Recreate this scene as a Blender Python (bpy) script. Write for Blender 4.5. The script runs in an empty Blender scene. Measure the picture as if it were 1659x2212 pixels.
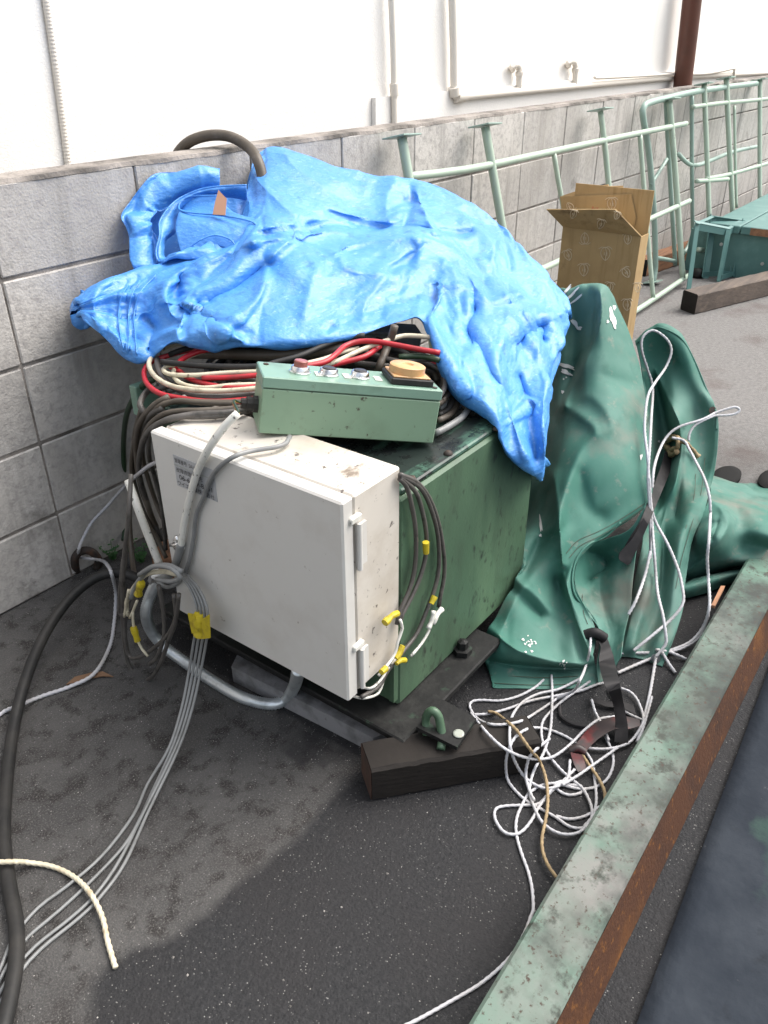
import bpy, math, random
import numpy as np
from mathutils import Vector as V, Matrix, noise
from mathutils.bvhtree import BVHTree
R=math.radians; sc=bpy.context.scene; C=sc.collection
# ---------------------------------------------------------------- camera
f,cx,cy,cz,yaw,pitch,roll=1747.84,-.9424,-1.7632,1.2639,.9284,-.5305,-.0036
FW=V((math.cos(pitch)*math.sin(yaw),math.cos(pitch)*math.cos(yaw),math.sin(pitch)))
r0=V((math.cos(yaw),-math.sin(yaw),0)); u0=r0.cross(FW)
RT=(r0*math.cos(roll)+u0*math.sin(roll)).normalized(); UP=(-r0*math.sin(roll)+u0*math.cos(roll)).normalized()
CP=V((cx,cy,cz))
cd=bpy.data.cameras.new('camera'); cam=bpy.data.objects.new('camera',cd); C.objects.link(cam); sc.camera=cam
M=Matrix((RT,UP,-FW)).transposed().to_4x4(); M.translation=CP; cam.matrix_world=M
cd.sensor_fit='VERTICAL'; cd.sensor_height=24; cd.lens=24*f/2212; cd.clip_start=.02; cd.clip_end=300
# ---------------------------------------------------------------- light
w=bpy.data.worlds.new('World'); sc.world=w; w.use_nodes=True
nt=w.node_tree; bg=nt.nodes['Background']; sky=nt.nodes.new('ShaderNodeTexSky'); sky.sky_type='NISHITA'; sky.sun_disc=False
SE,SA=R(55),R(122)   # elevation; azimuth (compass, from +Y clockwise)
sky.sun_elevation=SE; sky.sun_rotation=SA; sky.air_density=1.5; sky.dust_density=6; sky.ozone_density=1.5
hsv=nt.nodes.new('ShaderNodeHueSaturation'); hsv.inputs['Saturation'].default_value=.45; nt.links.new(sky.outputs[0],hsv.inputs['Color']); nt.links.new(hsv.outputs[0],bg.inputs[0]); bg.inputs[1].default_value=.15
sd=bpy.data.lights.new('sun','SUN'); sun=bpy.data.objects.new('sun',sd); C.objects.link(sun)
sd.energy=1.25; sd.angle=R(60); sd.color=(1,.97,.93)
sdir=V((math.sin(SA)*math.cos(SE),math.cos(SA)*math.cos(SE),math.sin(SE)))
sun.rotation_euler=sdir.to_track_quat('Z','Y').to_euler(); sun.location=(0,-3,6)
sc.view_settings.view_transform='Standard'; sc.view_settings.look='None'; sc.view_settings.exposure=1.06
# ---------------------------------------------------------------- picture-plane survey: a sight line meets a known plane
def ray(x,y): return FW+RT*((x-829.5)/f)-UP*((y-1106)/f)
def P(x,y,k=0.0):
    """k<1.15: height above ground; k>=1.15: distance; ('x',v)/('y',v): vertical plane; ('n',p,n): any plane"""
    d=ray(x,y)
    if isinstance(k,tuple):
        if k[0]=='x': return CP+d*((k[1]-cx)/d.x)
        if k[0]=='y': return CP+d*((k[1]-cy)/d.y)
        p,n=V(k[1]),V(k[2]); return CP+d*((p-CP).dot(n)/d.dot(n))
    if k<1.15: return CP+d*((k-cz)/d.z)
    return CP+d*k
def crop(x0,y0,wd,iw=1659):
    s=wd/iw*.8534
    return lambda x,y:(x0*.8534+s*x,y0*.8534+s*y)
a1=crop(0,300,700); a2=crop(500,300,700); a3=crop(900,100,1044); a4=crop(300,800,900); a5=crop(0,1200,900); a6=crop(850,1200,900)
a7=crop(1100,650,844); a8=crop(1000,1300,944,1616); a9=crop(0,1900,1000); a10=crop(1500,150,444,1511); a11=crop(0,900,500,1580)
a14=crop(350,1100,350); a16=crop(1700,1200,244,1349); a17=crop(1000,1650,650); a18=crop(900,800,350); a19=crop(600,0,1344); ad=lambda x,y:(x,y)
def Q(a,pts,k=None):
    o=[]
    for p in pts:
        x,y=a(p[0],p[1]); o.append(P(x,y,p[2] if len(p)>2 else k))
    return o
# ---------------------------------------------------------------- mesh helpers
class MB:
    def __init__(s): s.v=[];s.f=[]
    def add(s,vs,fs):
        n=len(s.v); s.v+= [V(q) for q in vs]; s.f+=[tuple(i+n for i in q) for q in fs]; return s
    def box(s,lo,hi,M=None,bev=0):
        x0,y0,z0=lo;x1,y1,z1=hi
        if bev:
            bm_v=[];b=bev
            import itertools
            idx={}
            for sx in (0,1):
                for sy in (0,1):
                    for sz in (0,1):
                        X=x1 if sx else x0;Y=y1 if sy else y0;Z=z1 if sz else z0
                        dx=-b if sx else b;dy=-b if sy else b;dz=-b if sz else b
                        idx[(sx,sy,sz,'x')]=len(bm_v);bm_v.append((X,Y+dy,Z+dz))
                        idx[(sx,sy,sz,'y')]=len(bm_v);bm_v.append((X+dx,Y,Z+dz))
                        idx[(sx,sy,sz,'z')]=len(bm_v);bm_v.append((X+dx,Y+dy,Z))
            F=[]
            for a,ax in enumerate('xyz'):
                for sa in (0,1):
                    o=[i for i in range(3) if i!=a]; q=[]
                    for (p_,q_) in ((0,0),(1,0),(1,1),(0,1)):
                        k=[0,0,0];k[a]=sa;k[o[0]]=p_;k[o[1]]=q_; q.append(idx[tuple(k)+(ax,)])
                    F.append(q)
            for a in range(3):
                o=[i for i in range(3) if i!=a]; n1,n2='xyz'[o[0]],'xyz'[o[1]]
                for (p_,q_) in ((0,0),(1,0),(1,1),(0,1)):
                    k0=[0,0,0];k0[o[0]]=p_;k0[o[1]]=q_;k1=list(k0);k1[a]=1;k0,k1=tuple(k0),tuple(k1)
                    F.append([idx[k0+(n1,)],idx[k1+(n1,)],idx[k1+(n2,)],idx[k0+(n2,)]])
            for sx in (0,1):
                for sy in (0,1):
                    for sz in (0,1): F.append([idx[(sx,sy,sz,c)] for c in 'xyz'])
            vs,fs=bm_v,F
        else:
            vs=[(x0,y0,z0),(x1,y0,z0),(x1,y1,z0),(x0,y1,z0),(x0,y0,z1),(x1,y0,z1),(x1,y1,z1),(x0,y1,z1)]
            fs=[(0,3,2,1),(4,5,6,7),(0,1,5,4),(1,2,6,5),(2,3,7,6),(3,0,4,7)]
        vs=[V(q) for q in vs]
        if M is not None: vs=[M@q for q in vs]
        return s.add(vs,fs)
    def tube(s,pts,r,n=10,step=.012,strand=0,pitch=.03,raw=False,amp=.22,wob=0):
        p=pts if raw else spline(pts,step)
        m=len(p)
        if m<2: return s
        T=[(p[min(i+1,m-1)]-p[max(i-1,0)]).normalized() for i in range(m)]
        N=T[0].orthogonal().normalized(); L=0; vs=[]
        for i in range(m):
            if i: 
                N=(N-T[i]*N.dot(T[i])); N=N.normalized() if N.length>1e-6 else T[i].orthogonal().normalized(); L+=(p[i]-p[i-1]).length
            B=T[i].cross(N); rr=r[min(i*len(r)//m,len(r)-1)] if isinstance(r,(list,tuple)) else r
            if wob: rr*=1+wob*noise.noise(p[i]*60)
            for j in range(n):
                a=2*math.pi*j/n; q=rr
                if strand: q=rr*(1-amp+amp*2*abs(math.cos(strand*.5*(a-2*math.pi*L/pitch))))
                vs.append(p[i]+(N*math.cos(a)+B*math.sin(a))*q)
        fs=[(i*n+j,i*n+(j+1)%n,(i+1)*n+(j+1)%n,(i+1)*n+j) for i in range(m-1) for j in range(n)]
        fs+=[tuple(range(n))[::-1],tuple((m-1)*n+j for j in range(n))]
        return s.add(vs,fs)
    def lathe(s,prof,M,n=24):
        vs=[];m=len(prof)
        for r_,z_ in prof:
            for j in range(n):
                a=2*math.pi*j/n; vs.append(M@V((r_*math.cos(a),r_*math.sin(a),z_)))
        fs=[(i*n+j,i*n+(j+1)%n,(i+1)*n+(j+1)%n,(i+1)*n+j) for i in range(m-1) for j in range(n)]
        fs+=[tuple(range(n))[::-1],tuple((m-1)*n+j for j in range(n))]
        return s.add(vs,fs)
    def prism(s,poly,vec):
        n=len(poly); vs=[V(q) for q in poly]+[V(q)+V(vec) for q in poly]
        return s.add(vs,[tuple(range(n))[::-1],tuple(range(n,2*n))]+[(i,(i+1)%n,n+(i+1)%n,n+i) for i in range(n)])
    def build(s,name,mat,parent=None,smooth=False,solid=0,ang=None):
        me=bpy.data.meshes.new(name); off=parent_loc(parent)
        me.from_pydata([tuple(q-off) for q in s.v],[],s.f); me.validate()
        import bmesh
        b=bmesh.new(); b.from_mesh(me); bmesh.ops.recalc_face_normals(b,faces=b.faces); b.to_mesh(me); b.free()
        if smooth:
            me.polygons.foreach_set('use_smooth',[True]*len(me.polygons))
            if ang: me.set_sharp_from_angle(angle=R(ang))
        for m in (mat if isinstance(mat,(list,tuple)) else [mat]): me.materials.append(m)
        o=bpy.data.objects.new(name,me); C.objects.link(o)
        if parent: o.parent=parent
        if solid:
            md=o.modifiers.new('thickness','SOLIDIFY'); md.thickness=solid; md.offset=0
        return o
def parent_loc(p):
    v=V((0,0,0))
    while p is not None: v+=V(p.location); p=p.parent
    return v
def spline(pts,step=.012):
    pts=[V(q) for q in pts]; q=[pts[0]]
    for a in pts[1:]:
        if (a-q[-1]).length>1e-5: q.append(a)
    pts=q
    if len(pts)<2: return pts
    e=[pts[0]*2-pts[1]]+pts+[pts[-1]*2-pts[-2]]; out=[]
    for i in range(1,len(e)-2):
        p0,p1,p2,p3=e[i-1:i+3]; n=max(1,int((p2-p1).length/step))
        for k in range(n):
            t=k/n; out.append(.5*((2*p1)+(p2-p0)*t+(2*p0-5*p1+4*p2-p3)*t*t+(3*p1-p0-3*p2+p3)*t**3))
    out.append(pts[-1]); return out
def tag(o,label=None,cat=None,group=None,kind=None):
    if label: o['label']=label
    if cat: o['category']=cat
    if group: o['group']=group
    if kind: o['kind']=kind
    return o
def empty(name,loc,label,cat,group=None):
    o=bpy.data.objects.new(name,None); C.objects.link(o); o.location=loc; o.empty_display_size=.05
    return tag(o,label,cat,group)
# ---------------------------------------------------------------- materials
def mat(name,base,rough=.6,metal=0,layers=(),bumps=(),rvar=None,spec=.5,coat=0,trans=0,rand=0,space='Object'):
    """layers: (colour, scale, lo, hi, detail, (sx,sy,sz)); bumps: (scale, strength, distance, (sx,sy,sz), kind)"""
    m=bpy.data.materials.new(name); m.use_nodes=True; t=m.node_tree; N=t.nodes; L=t.links
    b=N['Principled BSDF']; b.inputs['Roughness'].default_value=rough; b.inputs['Metallic'].default_value=metal
    b.inputs['Specular IOR Level'].default_value=spec; b.inputs['Coat Weight'].default_value=coat
    if trans: b.inputs['Transmission Weight'].default_value=trans
    tc=N.new('ShaderNodeTexCoord')
    def coord(s3,seed=0):
        mp=N.new('ShaderNodeMapping'); L.new(tc.outputs[space],mp.inputs[0]); mp.inputs['Scale'].default_value=s3; mp.inputs['Location'].default_value=(seed*1.37,seed*.71,seed*2.1); return mp.outputs[0]
    col=N.new('ShaderNodeRGB'); col.outputs[0].default_value=(*base,1); cur=col.outputs[0]
    if rand:
        oi=N.new('ShaderNodeNewGeometry'); hs=N.new('ShaderNodeHueSaturation'); mr=N.new('ShaderNodeMapRange')
        L.new(oi.outputs['Random Per Island'],mr.inputs[0]); mr.inputs[3].default_value=1-rand; mr.inputs[4].default_value=1+rand
        L.new(mr.outputs[0],hs.inputs['Value']); L.new(cur,hs.inputs['Color']); cur=hs.outputs[0]
    last=None
    for i,l in enumerate(layers):
        c,s,lo,hi=l[:4]; det=l[4] if len(l)>4 else 6; s3=l[5] if len(l)>5 else (1,1,1)
        n=N.new('ShaderNodeTexNoise'); L.new(coord(s3,i+1),n.inputs['Vector']); n.inputs['Scale'].default_value=s; n.inputs['Detail'].default_value=det; n.inputs['Roughness'].default_value=.62
        mr=N.new('ShaderNodeMapRange'); L.new(n.outputs[0],mr.inputs[0]); mr.inputs[1].default_value=lo; mr.inputs[2].default_value=hi
        mx=N.new('ShaderNodeMix'); mx.data_type='RGBA'; L.new(mr.outputs[0],mx.inputs[0]); L.new(cur,mx.inputs[6]); mx.inputs[7].default_value=(*c,1); cur=mx.outputs[2]; last=mr.outputs[0]
    L.new(cur,b.inputs['Base Color'])
    if rvar and last is not None:
        mr=N.new('ShaderNodeMapRange'); L.new(last,mr.inputs[0]); mr.inputs[3].default_value=rough; mr.inputs[4].default_value=rvar; L.new(mr.outputs[0],b.inputs['Roughness'])
    nrm=None
    for i,bp in enumerate(bumps):
        s,st,dist=bp[:3]; s3=bp[3] if len(bp)>3 else (1,1,1); kind=bp[4] if len(bp)>4 else 'noise'
        if kind=='noise':
            n=N.new('ShaderNodeTexNoise'); n.inputs['Detail'].default_value=5; n.inputs['Scale'].default_value=s; out=n.outputs[0]
        elif kind=='vor':
            n=N.new('ShaderNodeTexVoronoi'); n.feature='F1'; n.inputs['Scale'].default_value=s; out=n.outputs['Distance']
        elif kind=='R':
            n=N.new('ShaderNodeTexNoise'); n.noise_type='RIDGED_MULTIFRACTAL'; n.normalize=True; n.inputs['Detail'].default_value=3; n.inputs['Scale'].default_value=s; n.inputs['Distortion'].default_value=.5; out=n.outputs[0]
        elif kind=='T':
            n=N.new('ShaderNodeTexWave'); n.wave_profile='TRI'; n.bands_direction='DIAGONAL'; n.inputs['Scale'].default_value=s; n.inputs['Distortion'].default_value=14; n.inputs['Detail'].default_value=2; n.inputs['Detail Scale'].default_value=.9; out=n.outputs[0]
        elif kind=='edge':
            n=N.new('ShaderNodeTexVoronoi'); n.feature='SMOOTH_F1'; n.inputs['Smoothness'].default_value=.15; n.inputs['Scale'].default_value=s; out=n.outputs['Distance']
        else:
            n=N.new('ShaderNodeTexWave'); n.inputs['Scale'].default_value=s; n.inputs['Distortion'].default_value=.6; n.bands_direction=kind; out=n.outputs[0]
        vec=coord(s3,i+7)
        if kind in('edge',):
            w_=N.new('ShaderNodeTexNoise'); w_.inputs['Scale'].default_value=s*.6; L.new(vec,w_.inputs['Vector'])
            ad_=N.new('ShaderNodeVectorMath'); ad_.operation='MULTIPLY_ADD'; L.new(w_.outputs['Color'],ad_.inputs[0]); ad_.inputs[1].default_value=(.9/s*8,)*3; L.new(vec,ad_.inputs[2]); vec=ad_.outputs[0]
        L.new(vec,n.inputs['Vector'])
        bm=N.new('ShaderNodeBump'); bm.inputs['Strength'].default_value=st; bm.inputs['Distance'].default_value=dist; L.new(out,bm.inputs['Height'])
        if nrm: L.new(nrm,bm.inputs['Normal'])
        nrm=bm.outputs[0]
    if nrm: L.new(nrm,b.inputs['Normal'])
    return m
m_stucco=mat('stucco',(.79,.77,.74),.9,bumps=[(130,.3,.004),(260,.3,.002)],layers=[((.75,.725,.69),1.2,.45,.8),((.71,.68,.64),9,.58,.8,8,(1,1,.1))])
m_pvc=mat('cream_pvc',(.72,.67,.60),.5)
m_brownpipe=mat('brown_pipe',(.115,.04,.025),.45,layers=[((.07,.03,.02),6,.5,.8)])
m_mortar=mat('mortar',(.30,.27,.245),.95,bumps=[(80,.8,.006)],layers=[((.10,.09,.08),7,.42,.64)])
m_block=mat('concrete_block',(.50,.475,.445),.92,rand=.12,layers=[((.36,.34,.315),1.7,.40,.70,9,(1,1,.4)),((.53,.51,.49),4.5,.50,.75,9,(1.4,1,.3)),((.25,.235,.215),9,.52,.74,9,(1.8,1,.13)),((.33,.31,.295),60,.45,.7,6),((.17,.16,.145),4.2,.62,.74,11)],bumps=[(160,.6,.003),(28,.3,.005)])
m_white=mat('cabinet_paint',(.59,.575,.545),.42,layers=[((.50,.47,.43),7,.5,.85,8),((.22,.19,.16),9,.66,.78,9,(1,1,.6)),((.33,.30,.26),60,.68,.76,4)])
m_whited=mat('cabinet_paint_dirty',(.56,.52,.465),.5,layers=[((.43,.38,.32),5,.45,.65,8),((.20,.16,.125),9,.585,.66,10,(1,1.6,.5)),((.12,.10,.09),60,.62,.68,5)])
m_seam=mat('black_gasket',(.01,.01,.01),.8,spec=.15)
m_green=mat('machine_green',(.074,.138,.08),.45,layers=[((.048,.09,.055),2.5,.38,.64,8,(1,1,.35)),((.10,.17,.10),5,.52,.75,8,(1.2,1,.25)),((.03,.042,.03),55,.57,.68,8,(1,1,.5)),((.016,.022,.017),2.6,.58,.76,10),((.045,.07,.045),10,.54,.80,10,(1,1,.3))],bumps=[(120,.15,.002)])
m_greentop=mat('machine_top',(.015,.022,.02),.33,layers=[((.07,.15,.11),9,.5,.62,9,(.5,1.8,1)),((.012,.014,.014),22,.5,.62,8)],bumps=[(90,.2,.002)],rvar=.2)
m_black=mat('oily_black_steel',(.011,.011,.011),.6,spec=.25,layers=[((.034,.034,.032),14,.5,.75,8),((.03,.05,.035),30,.6,.7,8)],bumps=[(80,.4,.003)])
m_station=mat('station_green',(.185,.285,.195),.42,layers=[((.14,.21,.14),5,.5,.78,8),((.09,.08,.055),11,.58,.72,9),((.05,.035,.025),60,.64,.72,5)])
m_stationlid=mat('station_lid',(.175,.29,.225),.4,layers=[((.12,.19,.14),12,.52,.8),((.06,.05,.035),20,.64,.74,8)])
m_chrome=mat('chrome',(.75,.75,.75),.22,1,bumps=[(90,.4,.002)],layers=[((.3,.29,.28),60,.5,.7)])
m_steel=mat('zinc_steel',(.55,.57,.60),.35,1)
m_flex=mat('flexible_conduit',(.66,.70,.72),.32,.6,layers=[((.30,.33,.35),30,.5,.8)])
m_redb=mat('red_button',(.24,.06,.05),.35,layers=[((.45,.2,.17),30,.5,.8)])
m_blackb=mat('black_button',(.025,.025,.032),.45)
m_plate=mat('silver_plate',(.42,.43,.45),.45,.3)
m_ink=mat('ink',(.015,.015,.015),.6)
m_tan=mat('tan_plastic',(.55,.33,.15),.4,layers=[((.35,.19,.08),30,.5,.75)])
m_dark=mat('dark_rubber',(.017,.017,.017),.55,spec=.3,layers=[((.04,.037,.034),12,.45,.75,8)])
m_cable=mat('grey_cable',(.075,.068,.062),.45,layers=[((.13,.12,.11),18,.48,.8),((.03,.027,.024),40,.55,.7)])
m_cablebrown=mat('brown_grey_cable',(.075,.06,.045),.5,layers=[((.14,.12,.10),14,.5,.75)])
m_greycab=mat('light_grey_cable',(.20,.205,.205),.42,layers=[((.11,.11,.105),20,.5,.8)])
m_gcab=mat('dark_green_cable',(.02,.045,.02),.45)
m_red=mat('red_cable',(.40,.015,.025),.4,layers=[((.20,.02,.02),20,.5,.75)])
m_cream=mat('cream_cable',(.55,.50,.38),.45,layers=[((.26,.22,.15),30,.5,.75),((.12,.10,.07),90,.6,.7)])
m_wcab=mat('white_cable',(.68,.67,.62),.4,layers=[((.12,.12,.11),110,.6,.66,5,(1,1,.6)),((.5,.48,.42),30,.5,.8)])
m_yel=mat('yellow_tape',(.48,.38,.02),.4,layers=[((.22,.15,.02),60,.50,.72)])
m_blue=mat('blue_tarpaulin',(.046,.225,.61),.47,spec=.7,layers=[((.075,.29,.68),5,.42,.72),((.026,.15,.50),30,.56,.74),((.19,.42,.73),110,.59,.72,8,(.35,1,1.8))],bumps=[(24,.6,.003),(60,.9,.003,(1,.6,1.5)),(120,.6,.0015,(.35,1,1.8)),(300,.3,.0005,(1,1,1))],rvar=.38)
m_rim=mat('blue_hem',(.02,.15,.55),.45)
m_tape=mat('brown_tape',(.45,.24,.15),.5)
m_gtarp=mat('green_canvas',(.040,.140,.108),.66,spec=.3,layers=[((.095,.19,.16),3.0,.40,.68,9),((.135,.15,.125),5,.54,.72,9),((.022,.09,.068),9,.54,.77,9),((.17,.19,.16),28,.60,.76,7)],bumps=[(600,.15,.0005),(40,.2,.002)])
m_splash=mat('white_paint_splash',(.62,.62,.60),.5)
m_thread=mat('thread',(.05,.05,.035),.8)
m_rope=mat('white_rope',(.45,.45,.475),.7,layers=[((.34,.32,.30),12,.45,.75)])
m_rope2=mat('cream_rope',(.62,.56,.42),.65,layers=[((.36,.25,.13),30,.5,.75)])
m_ropeb=mat('brown_rope',(.30,.22,.12),.7,layers=[((.15,.10,.05),30,.45,.75)])
m_strap=mat('black_strap',(.016,.015,.016),.6,spec=.25,layers=[((.05,.045,.045),12,.5,.8)])
m_strapr=mat('worn_strap',(.03,.02,.02),.5,layers=[((.14,.02,.02),14,.5,.7)])
m_timber=mat('dark_timber',(.020,.017,.015),.7,spec=.2,layers=[((.014,.012,.011),8,.4,.7,8,(1,1,4))],bumps=[(40,.4,.004,(1,1,4))])
m_timberend=mat('timber_end',(.07,.035,.025),.8,layers=[((.03,.02,.015),30,.4,.7)])
m_timb2=mat('weathered_timber',(.11,.085,.07),.8,layers=[((.05,.04,.035),6,.45,.7,8,(.3,2,2)),((.17,.13,.10),14,.5,.75,8,(.2,3,3))],bumps=[(30,.5,.004,(.3,3,3))])
m_timb3=mat('reddish_timber',(.30,.15,.08),.85,layers=[((.16,.08,.05),20,.45,.7,8,(.2,3,3))],bumps=[(30,.5,.004,(.3,3,3))])
m_beam=mat('worn_green_steel',(.10,.175,.135),.65,.0,spec=.35,layers=[((.175,.17,.16),3.0,.42,.68,9),((.09,.175,.13),9,.46,.72,9),((.075,.075,.066),3.5,.46,.66,11),((.028,.034,.03),3.2,.50,.64,13),((.035,.042,.034),26,.54,.66,10),((.045,.03,.022),90,.57,.66,7)],bumps=[(90,.3,.0015),(14,.2,.002)])
m_rust=mat('rust',(.062,.028,.016),.9,spec=.2,layers=[((.14,.058,.018),2.4,.54,.70,9),((.035,.02,.016),6,.5,.68,9),((.19,.08,.022),60,.58,.74,6)],bumps=[(150,.6,.003)])
m_slab=mat('dark_steel_plate',(.016,.021,.029),.8,spec=.15,layers=[((.038,.045,.055),5,.45,.75,9),((.028,.050,.045),4,.58,.66,9),((.10,.10,.10),22,.66,.72,6),((.010,.012,.015),12,.6,.75,9)],bumps=[(60,.5,.004),(9,.4,.01)])
m_scaf=mat('scaffold_green',(.38,.47,.38),.4,layers=[((.30,.40,.32),8,.5,.8),((.10,.10,.06),22,.68,.74,8)])
m_scafb=mat('scaffold_green_grey',(.29,.40,.35),.4,layers=[((.24,.33,.29),8,.5,.8),((.08,.06,.04),22,.66,.74,8)])
m_teal=mat('teal_steel',(.085,.19,.18),.45,layers=[((.14,.27,.25),8,.5,.8),((.12,.06,.04),18,.68,.75,8)])
m_worn=mat('worn_edge_metal',(.30,.32,.28),.45,layers=[((.3,.15,.08),18,.5,.7)])
m_card=mat('cardboard',(.42,.29,.14),.85,layers=[((.33,.22,.10),3,.48,.66,7),((.31,.205,.09),40,.5,.7,4,(1,1,.1)),((.15,.09,.04),4.5,.62,.70,8)],bumps=[(55,.12,.002,(1,1,0.05))])
m_cardin=mat('cardboard_inside',(.52,.37,.20),.85,layers=[((.40,.27,.13),9,.5,.7)])
m_print=mat('pale_print',(.62,.51,.36),.8)
m_redp=mat('red_print',(.45,.06,.04),.8)
m_leaf=mat('weed',(.03,.10,.03),.6,layers=[((.06,.16,.04),30,.4,.7)])
m_dry=mat('dry_leaf',(.16,.09,.05),.8)
m_rustpipe=mat('rusty_pipe',(.03,.022,.018),.7,layers=[((.09,.04,.02),30,.5,.7)],bumps=[(90,.4,.002)])
m_conc=mat('painted_base',(.22,.22,.23),.7,layers=[((.09,.09,.09),9,.5,.66,9),((.03,.03,.03),16,.58,.66,9)],bumps=[(60,.5,.004)])
m_conc2=mat('grey_plastic',(.33,.34,.33),.5,layers=[((.2,.2,.19),12,.5,.75)])
m_chip=mat('pale_chips',(.30,.28,.26),.8,rand=.7)
# ---------------------------------------------------------------- ground, one sheet
def smooth(a,b,x): t=max(0,min(1,(x-a)/(b-a))); return t*t*(3-2*t)
wl=[P(782,1668),P(700,1745),P(600,1850),P(520,1905),P(440,1975),P(360,2030),P(290,2050),P(215,2110),P(160,2300)]
st=[P(q,r_) for q,r_ in((600,1535),(585,1600),(625,1650),(700,1665),(775,1655),(800,1590),(720,1545))]
def side(p):     # signed distance to the wet edge, + = wet
    best=9
    for a,b in zip(wl,wl[1:]):
        ab=b-a; t=max(0,min(1,(p-a).dot(ab)/ab.length_squared)); q=a+ab*t; dd=(p-q).length
        s=1 if ab.cross(p-a).z>0 else -1
        if dd<abs(best): best=dd*s
    return best
def inpoly(p,poly):
    c=False;n=len(poly)
    for i in range(n):
        a,b=poly[i],poly[i-1]
        if (a.y>p.y)!=(b.y>p.y) and p.x<(b.x-a.x)*(p.y-a.y)/(b.y-a.y)+a.x: c=not c
    return c
xs=[-60,-20,-8,-4,-2.5,-1.8]+[-1.4+i*.02 for i in range(141)]+[1.5+i*.1 for i in range(45)]+[6.5,8,12,25,60,150]
ys=[-100,-40,-15,-8,-5,-3.5,-2.7]+[-2.2+i*.02 for i in range(115)]+[.2,.6,3,10,60]
gm=MB(); gm.v=[V((x,y,0)) for y in ys for x in xs]; nx=len(xs)
gm.f=[(j*nx+i,j*nx+i+1,(j+1)*nx+i+1,(j+1)*nx+i) for j in range(len(ys)-1) for i in range(nx-1)]
wet=[]
for p in gm.v:
    if p.x<-1.6 or p.x>1.6 or p.y<-2.3: w_=0 if p.x>1.6 else .4
    else:
        w_=smooth(-.05,.05,side(p)) if -1.0<p.x<1.3 else .6
        w_=max(w_*(1-smooth(.9,1.5,p.x)),1.0*smooth(.02,-.02,0 if inpoly(p,st) else .05))
        if -.02<p.x<.75 and -1.15<p.y<-.35: w_=1
    wet.append(w_)
def ground_mat():
    m=bpy.data.materials.new('asphalt'); m.use_nodes=True; t=m.node_tree; N=t.nodes; L=t.links; b=N['Principled BSDF']; b.inputs['Specular IOR Level'].default_value=.2
    tc=N.new('ShaderNodeTexCoord'); co=tc.outputs['Object']
    def nz(s,d=6,ro=.6):
        n=N.new('ShaderNodeTexNoise'); n.inputs['Scale'].default_value=s; n.inputs['Detail'].default_value=d; n.inputs['Roughness'].default_value=ro; L.new(co,n.inputs['Vector']); return n.outputs[0]
    def mr(i,a,b_,c=0,d=1):
        n=N.new('ShaderNodeMapRange'); L.new(i,n.inputs[0]); n.inputs[1].default_value=a; n.inputs[2].default_value=b_; n.inputs[3].default_value=c; n.inputs[4].default_value=d; return n.outputs[0]
    def mix(fac,a,b_):
        n=N.new('ShaderNodeMix'); n.data_type='RGBA'
        for s,v in((0,fac),(6,a),(7,b_)):
            if isinstance(v,tuple): n.inputs[s].default_value=(*v,1)
            else: L.new(v,n.inputs[s])
        return n.outputs[2]
    def ma(op,a,b_):
        n=N.new('ShaderNodeMath'); n.operation=op
        for s,v in((0,a),(1,b_)):
            if isinstance(v,(int,float)): n.inputs[s].default_value=v
            else: L.new(v,n.inputs[s])
        return n.outputs[0]
    at=N.new('ShaderNodeAttribute'); at.attribute_name='wet'
    n1=nz(9,9); wetf=mr(ma('ADD',at.outputs['Fac'],ma('MULTIPLY',ma('SUBTRACT',n1,.5),.9)),.34,.66)
    sx=N.new('ShaderNodeSeparateXYZ'); L.new(co,sx.inputs[0]); far=mr(sx.outputs[0],1.0,2.2)
    dry=mix(mr(nz(5,9),.35,.7),(.082,.080,.078),(.046,.045,.045))
    dry=mix(mr(nz(22,6),.50,.62),dry,(.030,.028,.027))
    dry=mix(mr(nz(3.2,8),.53,.66),dry,(.040,.037,.036))
    dry=mix(mr(nz(300,2),.5,.70),dry,(.105,.10,.096))
    fc=mix(mr(nz(60,8),.35,.7),(.20,.195,.19),(.135,.13,.127)); fc=mix(mr(nz(3,8),.55,.75),fc,(.11,.09,.085))
    dry=mix(far,dry,fc)
    wc=mix(mr(nz(120,4),.4,.75),(.018,.0185,.020),(.036,.036,.038))
    wc=mix(mr(nz(3,8),.4,.7),wc,(.024,.023,.024))
    c=mix(wetf,dry,wc)
    v=N.new('ShaderNodeTexVoronoi'); v.inputs['Scale'].default_value=230; L.new(co,v.inputs['Vector'])
    sp=ma('MULTIPLY',mr(v.outputs['Distance'],.30,.18),mr(nz(30,2),.40,.58)); sep=N.new('ShaderNodeSeparateColor'); L.new(v.outputs['Color'],sep.inputs[0]); sp=ma('MULTIPLY',sp,mr(sep.outputs[0],.72,.98))
    c=mix(sp,c,(.26,.255,.245)); L.new(c,b.inputs['Base Color'])
    L.new(mr(wetf,0,1,.9,.7),b.inputs['Roughness'])
    bm=N.new('ShaderNodeBump'); bm.inputs['Strength'].default_value=.6; bm.inputs['Distance'].default_value=.003; L.new(ma('ADD',nz(420,3),ma('MULTIPLY',v.outputs['Distance'],.8)),bm.inputs['Height']); L.new(bm.outputs[0],b.inputs['Normal'])
    return m
g=gm.build('ground',ground_mat()); tag(g,kind='structure')
at=g.data.attributes.new('wet','FLOAT','POINT'); at.data.foreach_set('value',wet)
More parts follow.
